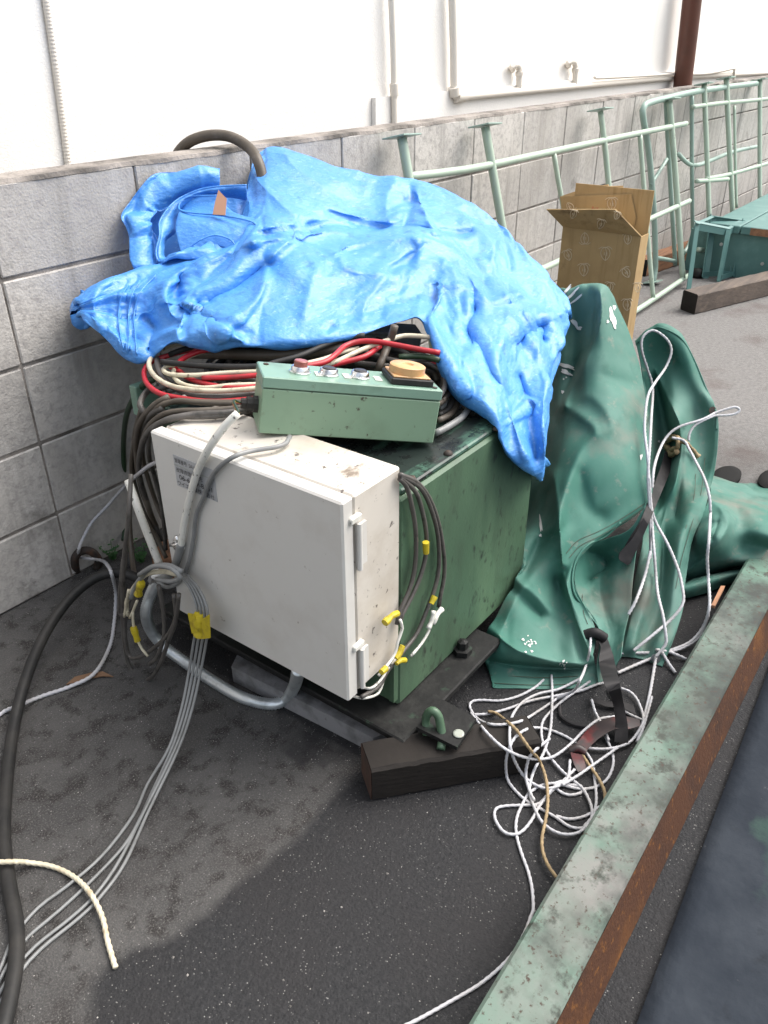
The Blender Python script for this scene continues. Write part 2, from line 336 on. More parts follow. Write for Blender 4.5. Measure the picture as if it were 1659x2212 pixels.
# ---------------------------------------------------------------- house wall and its pipes
BY=.25
house=empty('house',(3,BY,0),'white stucco house wall with cream pipes and a brown downpipe, behind the block wall','house')
MB().box((-6,BY,0),(16,BY+.3,6)).build('wall',m_stucco,house)
MB().box((1.68,BY-.02,0),(16,BY-.001,1.075)).build('plinth',m_stucco,house)
rp=spline(Q(ad,[(92,-40),(120,150),(150,380)],('y',BY-.006)),.004)
MB().tube([q for q in rp],.008,12,raw=True,strand=0).build('ribbed_conduit',m_pvc,house,True)
rb=MB()
for i,q in enumerate(rp):
    if i%2==0 and i+1<len(rp): rb.tube([q,q+(rp[i+1]-q)*.5],.0098,12,raw=True)
rb.build('conduit_rib',m_pvc,house)
k=('y',BY-.03)
MB().tube(Q(ad,[(844,-40),(850,120),(853,300)],k),.012,12).tube(Q(ad,[(851,180),(853,207)],k),.0175,12).build('thin_pipe',m_pvc,house,True,ang=40)
MB().tube(Q(ad,[(976,-40),(980,100),(981,185),(983,203),(998,208),(1100,199),(1300,181),(1480,166),(1600,160),(1800,150)],k),.016,12).tube(Q(ad,[(980,188),(982,206)],k),.024,12).tube(Q(ad,[(984,208),(1003,207)],k),.024,12).build('horizontal_pipe',m_pvc,house,True,ang=40)
for xx,yy in((1107,141),(1228,133)):
    MB().tube(Q(ad,[(xx,yy+9,('y',BY)),(xx,yy+2),(xx+6,yy-1),(xx+13,yy+2),(xx+15,yy+10),(xx+14,yy+48)],k),.014,12).tube(Q(ad,[(xx+15,yy+14),(xx+15,yy+22)],k),.019,12).build('stub_pipe',m_pvc,house,True,ang=40)
MB().tube(Q(ad,[(1284,167),(1300,168),(1400,163),(1480,158)],('y',BY-.05)),.008,8).tube(Q(ad,[(1470,160),(1530,158),(1583,148),(1586,150),(1584,190),(1583,230)],('y',BY-.05)),.010,8).build('thin_conduit',m_pvc,house,True)
bp=Q(ad,[(1502,-60),(1493,60),(1472,205),(1470,230)],('y',BY-.10)); MB().tube([bp[0],bp[2],bp[3]],.056,20).build('downpipe',m_brownpipe,house,True)
# ---------------------------------------------------------------- block wall
random.seed(3)
bw=empty('block_wall',(2,.05,0),'grey concrete block wall with dark stained joints below the white house','wall')
b=MB()
for i in range(-6,26):
    for j in range(5):
        x=i*.4; z=j*.2; dy=random.uniform(-.0015,.0015)
        M_=Matrix.Translation((x+.2,0.05+dy,z+.1))@Matrix.Rotation(random.uniform(-.004,.004),4,'Z')@Matrix.Rotation(random.uniform(-.003,.003),4,'X')
        b.box((-.1972,-.05,-.0958),(.1972,.05,.0958),M_,bev=.003)
b.build('block',m_block,bw); bw.children[0]['kind']='stuff'
MB().box((-2.4,.005,0),(10.4,.095,.999)).build('mortar',m_mortar,bw)
cap=MB(); n=640; vs=[]
for i in range(n+1):
    x=-2.4+i*12.8/n
    a=noise.noise(V((x*9,0,0)))*.006+noise.noise(V((x*40,3,0)))*.003; c_=noise.noise(V((x*7,9,0)))*.004
    vs+=[(x,.001+a*.6,.994+c_),(x,.004+a,1.003+c_),(x,.05,1.006+c_),(x,.097-a,1.001)]
cap.add(vs,[(4*i+j,4*i+4+j,4*i+5+j,4*i+1+j) for i in range(n) for j in range(3)]); cap.build('cap_mortar',m_mortar,bw,solid=.004)
# ---------------------------------------------------------------- machine
BX,DX=.05,.572; SY,BYY=-1.055,-.42; ZT=.585
mc=empty('welding_machine',(.3,-.75,0),'old green steel machine cabinet on a dark oily base plate, behind the pale cabinet','machine')
MB().box((BX,SY,.09),(DX,BYY,ZT-.012),bev=.006).build('body',m_green,mc)
MB().box((BX+.012,SY+.006,ZT-.0115),(DX-.004,BYY-.004,ZT),bev=.003).build('lid',m_greentop,mc)
for px,py in((968,981),(889,1036),(1073,928)):
    q=P(px,py,ZT); MB().lathe([(.009,0),(.009,.002),(.006,.006),(.001,.007)],Matrix.Translation(q),12).build('screw',m_rustpipe,mc,True)
MB().box((-.02,-1.118,.072),(.365,-.40,.0885),bev=.003).build('base_plate',m_black,mc)
MB().prism(Q(ad,[(520,1398),(640,1448),(725,1500),(873,1568),(806,1594),(705,1542),(600,1490),(500,1440)],.045),(0,0,-.044)).build('base_block',m_conc,mc)
hb=P(*a6(590,830),.09); MB().lathe([(.022,0),(.022,.012),(.013,.013),(.012,.03),(.003,.034)],Matrix.Translation(hb),6).build('bolt',m_black,mc)
lg=Q(a6,[(375,1195),(490,1062),(655,1155),(565,1290)],.1)
lp=MB().prism(lg,(0,0,.009)).build('lug_plate',m_black,mc)
hq=P(*a6(573,1213),.11); MB().lathe([(.007,0),(.011,0),(.011,.002),(.007,.002)],Matrix.Translation(hq),16).build('hole_rim',m_worn,lp,True)
MB().tube(Q(a6,[(425,1215,.09),(420,1150,.115),(432,1115,.135),(455,1105,.145),(478,1130,.135),(490,1180,.115),(497,1230,.098),(490,1285,.088)]),.0085,12,.004).build('lifting_ring',m_green,mc,True)
MB().box((BX-.014,SY+.001,.11),(BX+.0,SY+.012,ZT-.02)).build('corner_flange',m_green,mc)
q=P(296,850,.585); MB().box(q+V((-.01,-.012,-.05)),q+V((.05,.012,.02)),bev=.002).build('rear_bracket',m_stationlid,mc)
# two oily supports
def beam(name,A,B,wv,h,label,cat,mt,me=None,group=None):
    A,B,wv=V(A),V(B),V(wv); e=empty(name,(A+B)/2,label,cat,group); d=(B-A).normalized(); q=MB()
    n=24; vs=[];W=wv.length; w_=wv.normalized(); bv=.006
    prof=[(bv,0),(W-bv,0),(W,bv),(W,h-bv),(W-bv,h),(bv,h),(0,h-bv),(0,bv)]
    for i in range(n+1):
        c=A+(B-A)*(i/n)
        for (s_,z_) in prof:
            jt=noise.noise(V((i*.7,s_*30,z_*30)))*.0015
            vs.append(c+w_*(s_+jt)+V((0,0,z_+jt)))
    q.add(vs,[(i*8+j,i*8+(j+1)%8,(i+1)*8+(j+1)%8,(i+1)*8+j) for i in range(n) for j in range(8)]); q.add([vs[j] for j in range(8)],[tuple(range(8))])if 0 else None
    q.build('timber_body',mt,e,True,ang=30)
    for c,o_ in((vs[:8],-d),(vs[-8:],d)): MB().add(list(c)+[x+o_*.001 for x in c],[tuple(range(8,16)),]).build('end_grain',me or mt,e)
    return e
A=P(803,1665,.085);A.z=0;B=P(*a6(960,1245),.085);B.z=0
beam('timber_block',A,B,(.047,.062,0),.085,'short black oily timber on the asphalt below the front lifting lug','timber',m_timber,m_timberend)
beam('timber_block',(.22,-.36,0),(.12,-.20,0),(.08,.05,0),.08,'brown timber offcut between the machine and the block wall, behind the hanging cables','timber',m_timb3,m_timb3)
# ---------------------------------------------------------------- pale cabinet
cab=empty('control_cabinet',(-.03,-.83,.23),'dusty off-white steel cabinet with a silver nameplate, fixed to the green machine','cabinet')
X0,X1,Y0,Y1,Z0,Z1=-.112,.049,-1.06,-.604,.228,.642
MB().box((X0+.032,Y0+.003,Z0+.002),(X1,Y1-.003,Z1-.002),bev=.004).build('body',m_whited,cab)
dr=MB().box((X0,Y0,Z0),(X0+.029,Y1,Z1),bev=.0035).build('door',m_white,cab)
MB().box((X0+.029,Y0+.006,Z0+.005),(X0+.032,Y1-.006,Z1-.005)).build('gasket',m_seam,cab)
for zc in(.545,.285):
    h=empty('hinge',(0,0,0),None,None); h.parent=cab; h.location=V((0,0,0))
    bpy.data.objects.remove(h)
    h=MB().tube([V((X0+.037,Y0-.004,zc-.045)),V((X0+.037,Y0-.004,zc+.045))],.005,12,raw=True).build('hinge',m_white,cab,True,ang=40)
    MB().box((X0+.034,Y0-.003,zc-.04),(X0+.058,Y0+.002,zc+.04)).build('hinge_leaf',m_white,h)
    MB().box((X0+.016,Y0-.006,zc+.05),(X0+.044,Y0+.004,zc+.062),Matrix.Translation((0,0,0)),bev=.002).build('hinge_cap',m_wcab,h)
lt=P(*a14(500,1310),('x',X0-.004)); Mx=Matrix.Translation(lt)@Matrix.Rotation(R(-90),4,'Y')
lk=MB().lathe([(.016,0),(.016,.004),(.011,.005),(.010,.012),(.002,.012)],Mx,24).build('latch',m_chrome,cab,True,ang=40)
MB().tube(Q(a14,[(380,1325),(430,1325),(490,1310)],('x',X0-.014)),.0035,8).build('latch_lever',m_chrome,lk,True)
MB().tube(Q(a14,[(455,1215),(470,1260),(490,1310)],('x',X0-.012)),.0045,8).build('latch_wing',m_chrome,lk,True)
pq=Q(a14,[(436,243),(912,436),(955,815),(475,605)],('x',X0))
o_=pq[3]; ey=(pq[2]-pq[3]); ez=(pq[0]-pq[3]); W_=ey.length; H_=ez.length; ey=V((0,-1,0)); ez=V((0,0,1))
pl0=MB(); pl0.prism([o_+V((-.0012,0,0)),o_+ey*W_+V((-.0012,0,0)),o_+ey*W_+ez*H_+V((-.0012,0,0)),o_+ez*H_+V((-.0012,0,0))],(.001,0,0)); npl=pl0.build('nameplate',m_plate,cab)
def text(s,size,org,ex,ez_,mat_,name,parent,maxw=None):
    cu=bpy.data.curves.new('t','FONT'); cu.body=s; cu.size=size; cu.extrude=0; cu.resolution_u=3
    to=bpy.data.objects.new('t',cu); C.objects.link(to); dg=bpy.context.evaluated_depsgraph_get(); me=bpy.data.meshes.new_from_object(to.evaluated_get(dg))
    bpy.data.objects.remove(to)
    xs_=[v.co.x for v in me.vertices] or [1]; sx=1
    if maxw: sx=maxw/max(xs_)
    off=parent_loc(parent)
    for v in me.vertices: v.co=V(org)+V(ex)*v.co.x*sx+V(ez_)*v.co.y-off
    me.name=name; me.materials.clear(); me.materials.append(mat_)
    o=bpy.data.objects.new(name,me); C.objects.link(o); o.parent=parent; return o
oo=o_+V((-.0028,0,0))
text('管理番号  SA-1',H_*.16,oo+ey*W_*.04+ez*H_*.80,ey,ez,m_ink,'lettering',npl,W_*.5)
MB().box(oo+ey*W_*.99+ez*H_*.70,oo+ey*W_*.01+ez*H_*.713+V((.0005,0,0))).build('rule_line',m_worn,npl)
text('故障修理連絡先',H_*.17,oo+ey*W_*.05+ez*H_*.50,ey,ez,m_ink,'lettering',npl,W_*.66)
text('06-6459-8161',H_*.22,oo+ey*W_*.10+ez*H_*.27,ey,ez,m_ink,'lettering',npl,W_*.82)
text('ワイエ産業株式会社',H_*.17,oo+ey*W_*.03+ez*H_*.06,ey,ez,m_ink,'lettering',npl,W_*.93)
# ---------------------------------------------------------------- push button station
ca,sa_=math.cos(-.6982),math.sin(-.6982)
SM=Matrix.Translation((-.017,-.7902,.652))@Matrix.Rotation(-.6982,4,'Z')@Matrix.Rotation(.1734,4,'Y')@Matrix.Rotation(-.0795,4,'X')
LL,WW,HH=.3324,.1034,.1047
stn=empty('push_button_box',SM.translation,'long pale green push button box with three round buttons, resting on the pale cabinet','control box')
MB().box((0,0,0),(LL,WW,.083),SM,bev=.002).build('case',m_station,stn)
MB().box((-.001,-.001,.0845),(LL+.001,WW+.001,HH),SM,bev=.002).build('lid',m_stationlid,stn)
MB().box((.002,.002,.083),(LL-.002,WW-.002,.0845),SM).build('gasket',m_seam,stn)
def onlid(px,py):   # where the sight line meets the lid
    q=P(px,py,('n',SM@V((0,0,HH)),(SM.to_3x3()@V((0,0,1))))); return SM.inverted()@q
for (px,py,mt) in((838,250,m_redb),(972,265,m_blackb),(1116,276,m_blackb)):
    l=onlid(*a4(px,py)); Mx=SM@Matrix.Translation((l.x,.045,HH))
    bt=MB().lathe([(.0195,0),(.0195,.003),(.0175,.004),(.0165,.011),(.015,.0128),(.001,.0128)],Mx,28).build('button_ring',m_chrome,stn,True,ang=40)
    MB().lathe([(.0125,.013),(.0125,.022 if mt is m_redb else .0142),(.011,.0235 if mt is m_redb else .015),(.001,.0235 if mt is m_redb else .015)],Mx,24).build('push_button',mt,bt,True,ang=40)
    MB().box((l.x+.028,.030,HH+.0003),(l.x+.041,.058,HH+.0018),SM).build('label_plate',m_wcab,stn)
l=onlid(*a4(1320,290)); x=LL-.055
MB().box((x-.042,.012,HH+.0004),(x+.04,.088,HH+.013),SM,bev=.002).build('switch_base',m_dark,stn)
sb=MB().box((x-.038,.016,HH+.013),(x+.034,.084,HH+.0165),SM,bev=.001).build('switch_plate',m_tan,stn)
MB().lathe([(.034,.0166),(.034,.030),(.031,.032),(.012,.032),(.010,.029),(.001,.029)],SM@Matrix.Translation((x-.004,.05,HH)),32).build('switch_knob',m_tan,sb,True,ang=40)
for (xx,yy) in((.014,.085),(LL-.012,.088),(LL-.012,.012)):
    MB().lathe([(.005,0),(.005,.002),(.001,.003)],SM@Matrix.Translation((xx,yy,HH)),10).build('screw',m_rustpipe,stn)
gl=MB().lathe([(.016,0),(.016,.008),(.014,.009),(.014,.02),(.010,.021),(.010,.03),(.001,.03)],SM@Matrix.Translation((0,.045,.040))@Matrix.Rotation(R(-90),4,'Y'),10).build('cable_gland',m_dark,stn,True,ang=30)
GE=SM@V((-.03,.045,.040))
for i,(mt,dz) in enumerate(((m_gcab,.003),(m_yel,0),(m_red,-.003))):
    MB().tube([GE,GE+V((-.01,.008,.004+dz)),P(*a4(560,448+i*5),('x',-.085))],.0022,8,.004).build('wire_core',mt,gl,True)
# ---------------------------------------------------------------- cables
def cable(pts,r,mt,label,cat='cable',group=None,name='cable',n=10,step=.01,mult=None,jit=0,**kw):
    q=MB(); q.tube(pts,r,n,step,**kw)
    return tag(q.build(name,mt,None,True),label,cat,group)
G_L='cables hanging in a bundle left of the pale cabinet'
G_H='dark cables coiled on top of the machine'
XD=('x',X0-.011)
wc_=empty('white_cable',P(*a4(370,720),XD),'thick speckled white cable running from the push button box down over the cabinet door','cable')
MB().tube(Q(a4,[(556,455,('x',-.09)),(500,510,('x',-.105)),(430,605,('x',-.122)),(370,720),(332,850),(308,960),(292,1070)],XD),.0070,14,.006).build('upper_length',m_wcab,wc_,True)
MB().tube(Q(a4,[(292,1062),(272,1140),(245,1200),(205,1225)],XD)[:4],.0082,14,.006).build('lower_sleeve',m_greycab,wc_,True)
cable(Q(a4,[(800,560,.655),(785,590,.65),(740,610,.652),(620,630,.652),(540,655,.655),(470,705,('x',X0-.008)),(425,770),(395,850),(362,930),(348,1050),(325,1160),(285,1235),(230,1265),(180,1240)],('x',X0-.007)),.0043,m_greycab,'thin grey cable from under the push button box, crossing the nameplate')
cable(Q(a5,[(598,30,('x',-.07)),(640,150),(685,270),(745,425)],('x',-.085)),.0085,m_wcab,'stiff white plastic sheath slanting down behind the dark cables left of the cabinet')
LB='dark rubber cable in the bundle hanging left of the pale cabinet'
cable(Q(a11,[(1240,190,.63),(1170,215,.62),(1085,320,.56),(1012,480,.46),(988,700,.33),(992,900,.24),(1000,1100,.15),(1004,1300,.08),(990,1480,.04)]),.007,m_gcab,'dark green cable, outermost of the bundle hanging at the left',group=G_L)
bun=[[(1993,372,.66),(1700,372,.66),(1400,370,.655),(1280,405,.645),(1150,520,.58),(1075,700,.46),(1052,900,.36),(1085,1060,.30),(1150,1250,.24),(1250,1450,.17),(1330,1620,.12)],
[(1300,420,.645),(1200,480,.61),(1120,640,.5),(1078,830,.38),(1064,1000,.3),(1040,1200,.2),(1012,1500,.12),(995,1700,.08),(975,1850,.06),(930,1960,.03)],
[(1993,388,.665),(1780,382,.665),(1580,375,.665),(1400,365,.66),(1250,440,.63),(1150,600,.53),(1100,760,.43),(1095,900,.36),(1140,1100,.28),(1210,1300,.2),(1230,1420,.15)],
[(1993,440,.65),(1780,478,.652),(1580,490,.65),(1400,492,.648),(1262,555,.63),(1195,650,.56),(1192,800,.46),(1232,950,.38),(1290,1180,.29),(1315,1400,.2),(1325,1550,.14)],
[(1993,410,.66),(1780,430,.66),(1580,440,.66),(1420,445,.655),(1290,480,.64),(1180,580,.58),(1140,720,.48),(1150,860,.4),(1190,1000,.35),(1250,1180,.28),(1300,1300,.24)],
[(1993,425,.655),(1800,458,.656),(1560,470,.655),(1330,520,.645),(1180,620,.58),(1120,780,.46),(1115,950,.38),(1160,1120,.3),(1220,1300,.22),(1290,1480,.15)],[(1350,330,.66),(1230,400,.64),(1120,540,.57),(1090,700,.47),(1100,880,.39),(1130,1020,.33),(1180,1200,.27),(1250,1370,.19)],[(1180,480,.6),(1120,400,.62),(1165,300,.63),(1260,230,.64)],
[(1130,440,.6),(1080,640,.48),(1068,860,.36),(1050,1080,.27),(1035,1300,.2),(1055,1600,.12),(1075,1760,.1)]]
for i,bq in enumerate(bun): cable(Q(a11,bq),.0056 if i<5 else .0065,m_cable if i%2 else m_cablebrown,LB,group=G_L)
# hanging loops at bottom left
XL=('x',-.145)
LP='thin dark cable hanging in a long loop beside the bottom left corner of the cabinet'
for pts in ([(612,0,('x',-.11)),(600,200),(580,380),(572,560),(576,740),(598,880),(650,962),(705,950),(750,880),(785,780),(820,680),(812,560)],
            [(740,520),(762,640),(765,750),(735,850),(700,885)],
            [(835,560),(822,660),(790,740),(720,810),(650,855),(605,850),(585,770),(582,650)],
            [(640,560),(600,640),(560,650),(560,560),(575,400)],):
    cable(Q(a5,pts,XL),.0046,m_cable,LP,group='thin cables looped at the bottom left corner of the cabinet')
for i,pts in enumerate(([(600,660),(590,600),(625,530),(680,470),(760,455),(830,470)],[(610,580),(640,510),(700,440),(780,425),(850,455)],[(650,470),(720,430),(800,440),(840,480),(800,500),(730,490)])):
    cable(Q(a5,pts,('x',-.15-.006*i)),.005,m_greycab if i else m_cream,'short pale cable end tied round the knot of cables beside the cabinet',group='cable ends tied at the knot')
for pts in ([(600,540),(590,600),(580,665)],[(640,590),(620,640),(606,670)],[(620,640),(622,700),(640,770),(665,820),(690,850)]):
    cable(Q(a5,pts,('x',-.155)),.003,m_cream,'stripped cream wire end hanging below the cable knot',group='stripped wire ends below the knot')
def tape(pts,r,a,k,label):
    q=MB(); p=Q(a,pts,k); q.tube(p,r,10,.004,wob=.5)
    return tag(q.build('tape_marker',m_yel,None,True,ang=30),label,'tape')
tape([(662,505),(652,530),(645,560)],.0075,a5,('x',-.158),'yellow tape on the cable ends at the knot, left of the cabinet')
tape([(622,715),(632,745),(642,778)],.0075,a5,('x',-.158),'yellow tape on the loose wire below the cable knot')
# four thin grey cables to the lower left
s0=[(850,465,('x',-.13)),(905,530,('x',-.14)),(942,620,('x',-.15)),(945,700,('x',-.15)),(930,800,.2),(905,940,.13),(870,1100,.08),(810,1280,.04),(720,1460,.014)]
tails=[[(700,-20),(620,140),(560,270),(430,440),(280,570),(160,660),(60,780),(8,900),(-30,980)],[(715,-10),(645,160),(545,365),(405,525),(250,670),(120,780),(50,870),(-10,980)],
 [(728,-5),(605,255),(505,455),(405,600),(300,700),(150,820),(60,920),(-10,1030)],[(738,0),(625,250),(525,470),(425,610),(335,700),(175,830),(85,930),(0,1060)]]
for i,tl in enumerate(tails):
    o=(i-1.5); up=[(p[0]+o*(19-6*abs(j_-4)/4),p[1]+o*2,p[2]) for j_,p in enumerate(s0[:-1])]
    cable(Q(a5,up)+Q(a9,tl[1:],.006),.0030,m_greycab,'thin grey cable trailing from the yellow tape to the lower left corner',group='four thin grey cables trailing over the ground',step=.015)
q=MB(); c=Q(a5,[(930,650),(935,700),(938,745)],('x',-.153)); q.tube(c,.0125,12,.004,wob=.5)
q.prism(Q(a5,[(875,650),(905,655),(925,735),(895,745)],('x',-.166)),(.002,0,0)); q.prism(Q(a5,[(940,680),(975,655),(980,765),(945,770)],('x',-.165)),(.002,0,0))
tag(q.build('tape_marker',m_yel,None,True,ang=30),'torn yellow tape holding the thin grey cables below the cabinet edge','tape')
# flexible conduit
fx=Q(a5,[(745,480,('x',-.08)),(705,560,('x',-.095)),(682,640,('x',-.11)),(700,720,.10),(760,800,.05),(880,890,.02),(1000,970,.0135),(1130,1042,.0135),(1262,1073,.0135),(1335,1048,.02),(1375,985,.09),(1392,915,.2)])
sp=spline(fx,.0026); q=MB(); q.tube(sp,[.0118 if (i//1)%2 else .0134 for i in range(len(sp))],14,raw=True)
e=empty('flexible_conduit',fx[6],'silver flexible metal conduit curving on the asphalt under the pale cabinet','conduit'); q.build('hose',m_flex,e,True)
MB().tube(Q(a5,[(735,470),(725,500)],('x',-.082)),.0165,8,.01).build('fitting',m_steel,e,True,ang=30)
# big black hose
cable(Q(ad,[(330,1262,.10),(300,1250,.115),(262,1238,.13),(215,1244,.125),(165,1278,.11),(118,1335,.09),(82,1400,.07),(52,1480,.05),(30,1570,.025),(15,1680,.014),(8,1800,.013),(18,1900,.013),(34,1990,.013),(36,2060,.013),(25,2140,.013),(5,2230,.013)]),.0125,m_dark,'thick black rubber hose arching from the machine down the left edge of the yard','hose',name='rubber_hose',n=14)
# hose over the wall
cable(Q(ad,[(383,345,('y',.16)),(385,330,('y',.13)),(410,306,('y',.09)),(450,293,('y',.05)),(495,295,('y',0)),(535,317,('y',-.06)),(558,350,('y',-.12)),(575,420,('y',-.16))]),.0142,m_cablebrown,'thick grey-brown hose arching over the top of the block wall into the blue sheet','hose',name='rubber_hose',n=14)
# coil on the machine
random.seed(11)
for ring in range(16):
    rr=.135+.010*(ring%7)+random.uniform(-.008,.008); zc=.598+.011*(ring//3); q=MB(); ph=random.uniform(0,6); pts=[]
    for i in range(25):
        a=ph+i/24*2*math.pi*1.0; pts.append(V((.31+rr*1.25*math.cos(a)+.01*math.sin(3*a+ring),-.665+rr*1.45*math.sin(a)+.008*math.cos(2*a+ring),zc+.008*math.sin(2*a+ph))))
    q.tube(pts,.0058,8,.012); tag(q.build('cable',m_cable if ring%2 else m_cablebrown,None,True),'dark rubber cable ring lying in the heap on the machine top','cable',G_H)
for (pts,r_,mt,lb) in (
 ([(1025,975,.62),(1130,905,.62),(1165,830,.625),(1120,745,.63),(950,620,.64),(800,560,.65)],.0058,m_cable,'dark grey cable loop right beside the green push button box, highest of the nested loops'),
 ([(1010,1115,.605),(1060,1062,.608),(1078,990,.61)],.006,m_greycab,'innermost grey cable loop at the right end of the push button box'),
 ([(1000,1185,.6),(1105,1125,.6),(1155,1030,.605),(1150,930,.61)],.006,m_cable,'second cable loop out at the right end of the push button box'),
 ([(985,1255,.6),(1120,1190,.6),(1208,1090,.6),(1222,1000,.605),(1180,910,.61)],.0062,m_cablebrown,'third cable loop out at the right end of the push button box'),
 ([(955,1405,.597),(1100,1332,.597),(1270,1220,.597),(1355,1100,.597),(1365,990,.6)],.0068,m_greycab,'dusty light grey cable, outermost loop on the machine top'),
 ([(770,660,.66),(860,665,.65),(950,700,.64),(975,780,.63)],.0055,m_cablebrown,'brown cable bend behind the tan switch knob'),
 ([(0,560,.66),(200,580,.665),(420,600,.66),(600,590,.66),(800,550,.66),(1000,640,.65),(1080,680,.64)],.0055,m_cable,'black cable passing behind the tan switch knob'),
 ([(90,430,.68),(250,470,.68),(400,520,.68),(600,545,.68),(800,520,.68),(1000,520,.68)],.0055,m_cable,'black cable below the red one right of the brown standing hose'),
 ([(520,490,.69),(700,480,.69),(850,490,.69),(1000,530,.69)],.006,m_gcab,'short dark green cable right of the brown standing hose'),
 ([(860,545,.655),(960,590,.65),(1080,640,.645)],.005,m_red,'thin red wire disappearing under the right hand flap of the blue sheet'),
 ([(470,115,.74),(430,250,.715),(370,400,.69),(300,570,.675),(270,660,.66)],.0085,m_cablebrown,'stiff brown hose end standing out from under the blue sheet')):
    cable(Q(a18,pts),r_,mt,lb,group=None,n=12)
for (pts,r_,mt,lb) in (
 ([(470,118,.70),(380,126,.69),(260,135,.685),(185,165,.68),(143,212,.67),(160,270,.665),(230,320,.665),(330,343,.67),(450,350,.672),(560,345,.675),(660,335,.675)],.0052,m_cream,'cream cable making the widest bend at the left end of the heap'),
 ([(670,258,.685),(500,265,.682),(350,276,.68),(240,272,.675),(208,250,.675),(222,234,.68),(290,228,.682)],.0046,m_cream,'cream cable with a tight hairpin bend left of the push button box'),
 ([(660,318,.67),(520,323,.67),(400,335,.667),(300,318,.667),(258,278,.67),(272,228,.676),(340,185,.684),(430,155,.69)],.0046,m_cream,'cream cable, inner loop under the cream hairpin'),
 ([(870,222,.70),(960,200,.70),(1040,170,.70),(1120,150,.70)],.0046,m_cream,'short upper cream cable behind the push buttons'),
 ([(920,242,.69),(1020,210,.695),(1110,168,.70),(1180,140,.705),(1260,112,.71),(1340,92,.71),(1470,100,.71)],.0052,m_cream,'dirty cream cable rising behind the buttons and across the brown hose'),
 ([(500,148,.69),(400,155,.685),(330,160,.68),(230,185,.672),(160,210,.665),(122,252,.655),(130,310,.65),(190,360,.652),(300,385,.655),(450,400,.658),(640,386,.66)],.0055,m_red,'red cable making the widest bend at the left end of the heap'),
 ([(460,150,.695),(370,168,.69),(300,200,.683),(262,240,.678)],.0055,m_red,'red cable under the blue sheet edge at the upper left of the heap'),
 ([(240,236,.672),(290,262,.67),(330,292,.667),(430,322,.667),(540,336,.667),(660,326,.668)],.0052,m_red,'red cable crossing below the cream hairpin'),
 ([(390,290,.676),(520,286,.678),(680,274,.68)],.0052,m_red,'short red cable just left of the push button box'),
 ([(860,236,.705),(960,216,.705),(1010,182,.71),(1060,138,.712),(1130,118,.715),(1210,120,.715),(1300,136,.71),(1400,155,.705),(1500,172,.70)],.0058,m_red,'long red cable arching behind the push buttons to the right hand flap'),
 ([(930,246,.685),(1040,218,.69),(1150,188,.695),(1220,140,.70)],.0058,m_red,'lower red cable behind the push buttons'),
 ([(200,214,.69),(400,233,.69),(640,236,.692),(740,215,.695),(850,185,.70),(960,138,.705),(1060,105,.71),(1150,90,.715)],.0062,m_dark,'long black cable along the back of the heap'),
 ([(240,180,.675),(290,160,.685),(400,130,.69)],.006,m_dark,'short black cable above the cream bend at the left'),
 ([(330,172,.67),(500,176,.675),(700,182,.68),(860,170,.685),(1050,150,.69)],.0125,m_cablebrown,'thick brown-grey hose lying along the heap under the blue sheet edge'),
 ([(180,200,.67),(190,260,.66),(240,320,.655),(330,365,.655),(450,382,.657),(640,366,.66)],.0065,m_cable,'black cable between the cream and the red bends'),
 ([(150,350,.64),(220,330,.645),(330,300,.66),(450,290,.66),(640,300,.66)],.006,m_cable,'dark cable low in the heap left of the push button box'),
 ([(640,372,.655),(500,362,.655),(380,368,.65),(300,380,.65)],.005,m_wcab,'pale cable at the bottom front of the heap')):
    cable(Q(a4,pts),r_,mt,lb,n=12)
bx=Q(a18,[(150,230),(440,200),(700,240),(690,440),(520,420),(180,300)],1.93)
e=empty('junction_box',P(*a18(450,330),1.96),'pale grey plastic box half buried in the cables under the blue sheet','box')
c_=P(*a18(430,330),1.95); Mx=Matrix.Translation(c_)@Matrix.Rotation(-.75,4,'Z')@Matrix.Rotation(.12,4,'Y'); MB().box((-.075,-.03,-.05),(.065,.05,.028),Mx,bev=.004).build('case',m_conc2,e); MB().box((-.078,-.033,.0285),(.068,.053,.036),Mx,bev=.003).build('cover_plate',m_conc2,e)
# cables falling in front of machine side (yellow tags)
YS=('y',SY-.012)
gr='grey cables looped down the side of the green machine'
for pts in ([(297,22),(330,60),(355,150),(372,260),(372,400),(350,520),(300,640),(285,700)],[(300,15),(370,80),(400,160),(420,260),(422,360),(400,460),(360,560),(310,655),(300,690)],
            [(300,8),(390,60),(440,150),(475,280),(482,420),(465,520),(430,620),(380,740),(320,820),(240,920),(200,990),(120,1040)],[(300,2),(380,40),(440,120),(482,240),(505,380),(505,480),(490,560),(480,620)]):
    cable(Q(a6,pts,YS),.0043,m_cable,'grey cable looping from the pale cabinet down the side of the green machine',group=gr)
for pts in ([(300,680),(310,720),(290,780),(270,850),(200,940)],[(470,640),(450,690),(430,740),(400,790),(350,850)]):
    cable(Q(a6,pts,('y',SY-.018)),.003,m_wcab,'bare white wire end at the bottom of the bunch beside the cabinet',group='white wire ends beside the cabinet')
for pts in ([(60,1030,('y',-1.03)),(130,1045),(200,1020),(230,940),(280,860)],[(100,985,('y',-1.03)),(160,1000),(210,960),(250,900)]):
    cable(Q(a6,pts,('y',SY-.012)),.0026,m_wcab,'thin white wire curling under the bottom corner of the cabinet',group='white wires under the cabinet corner')
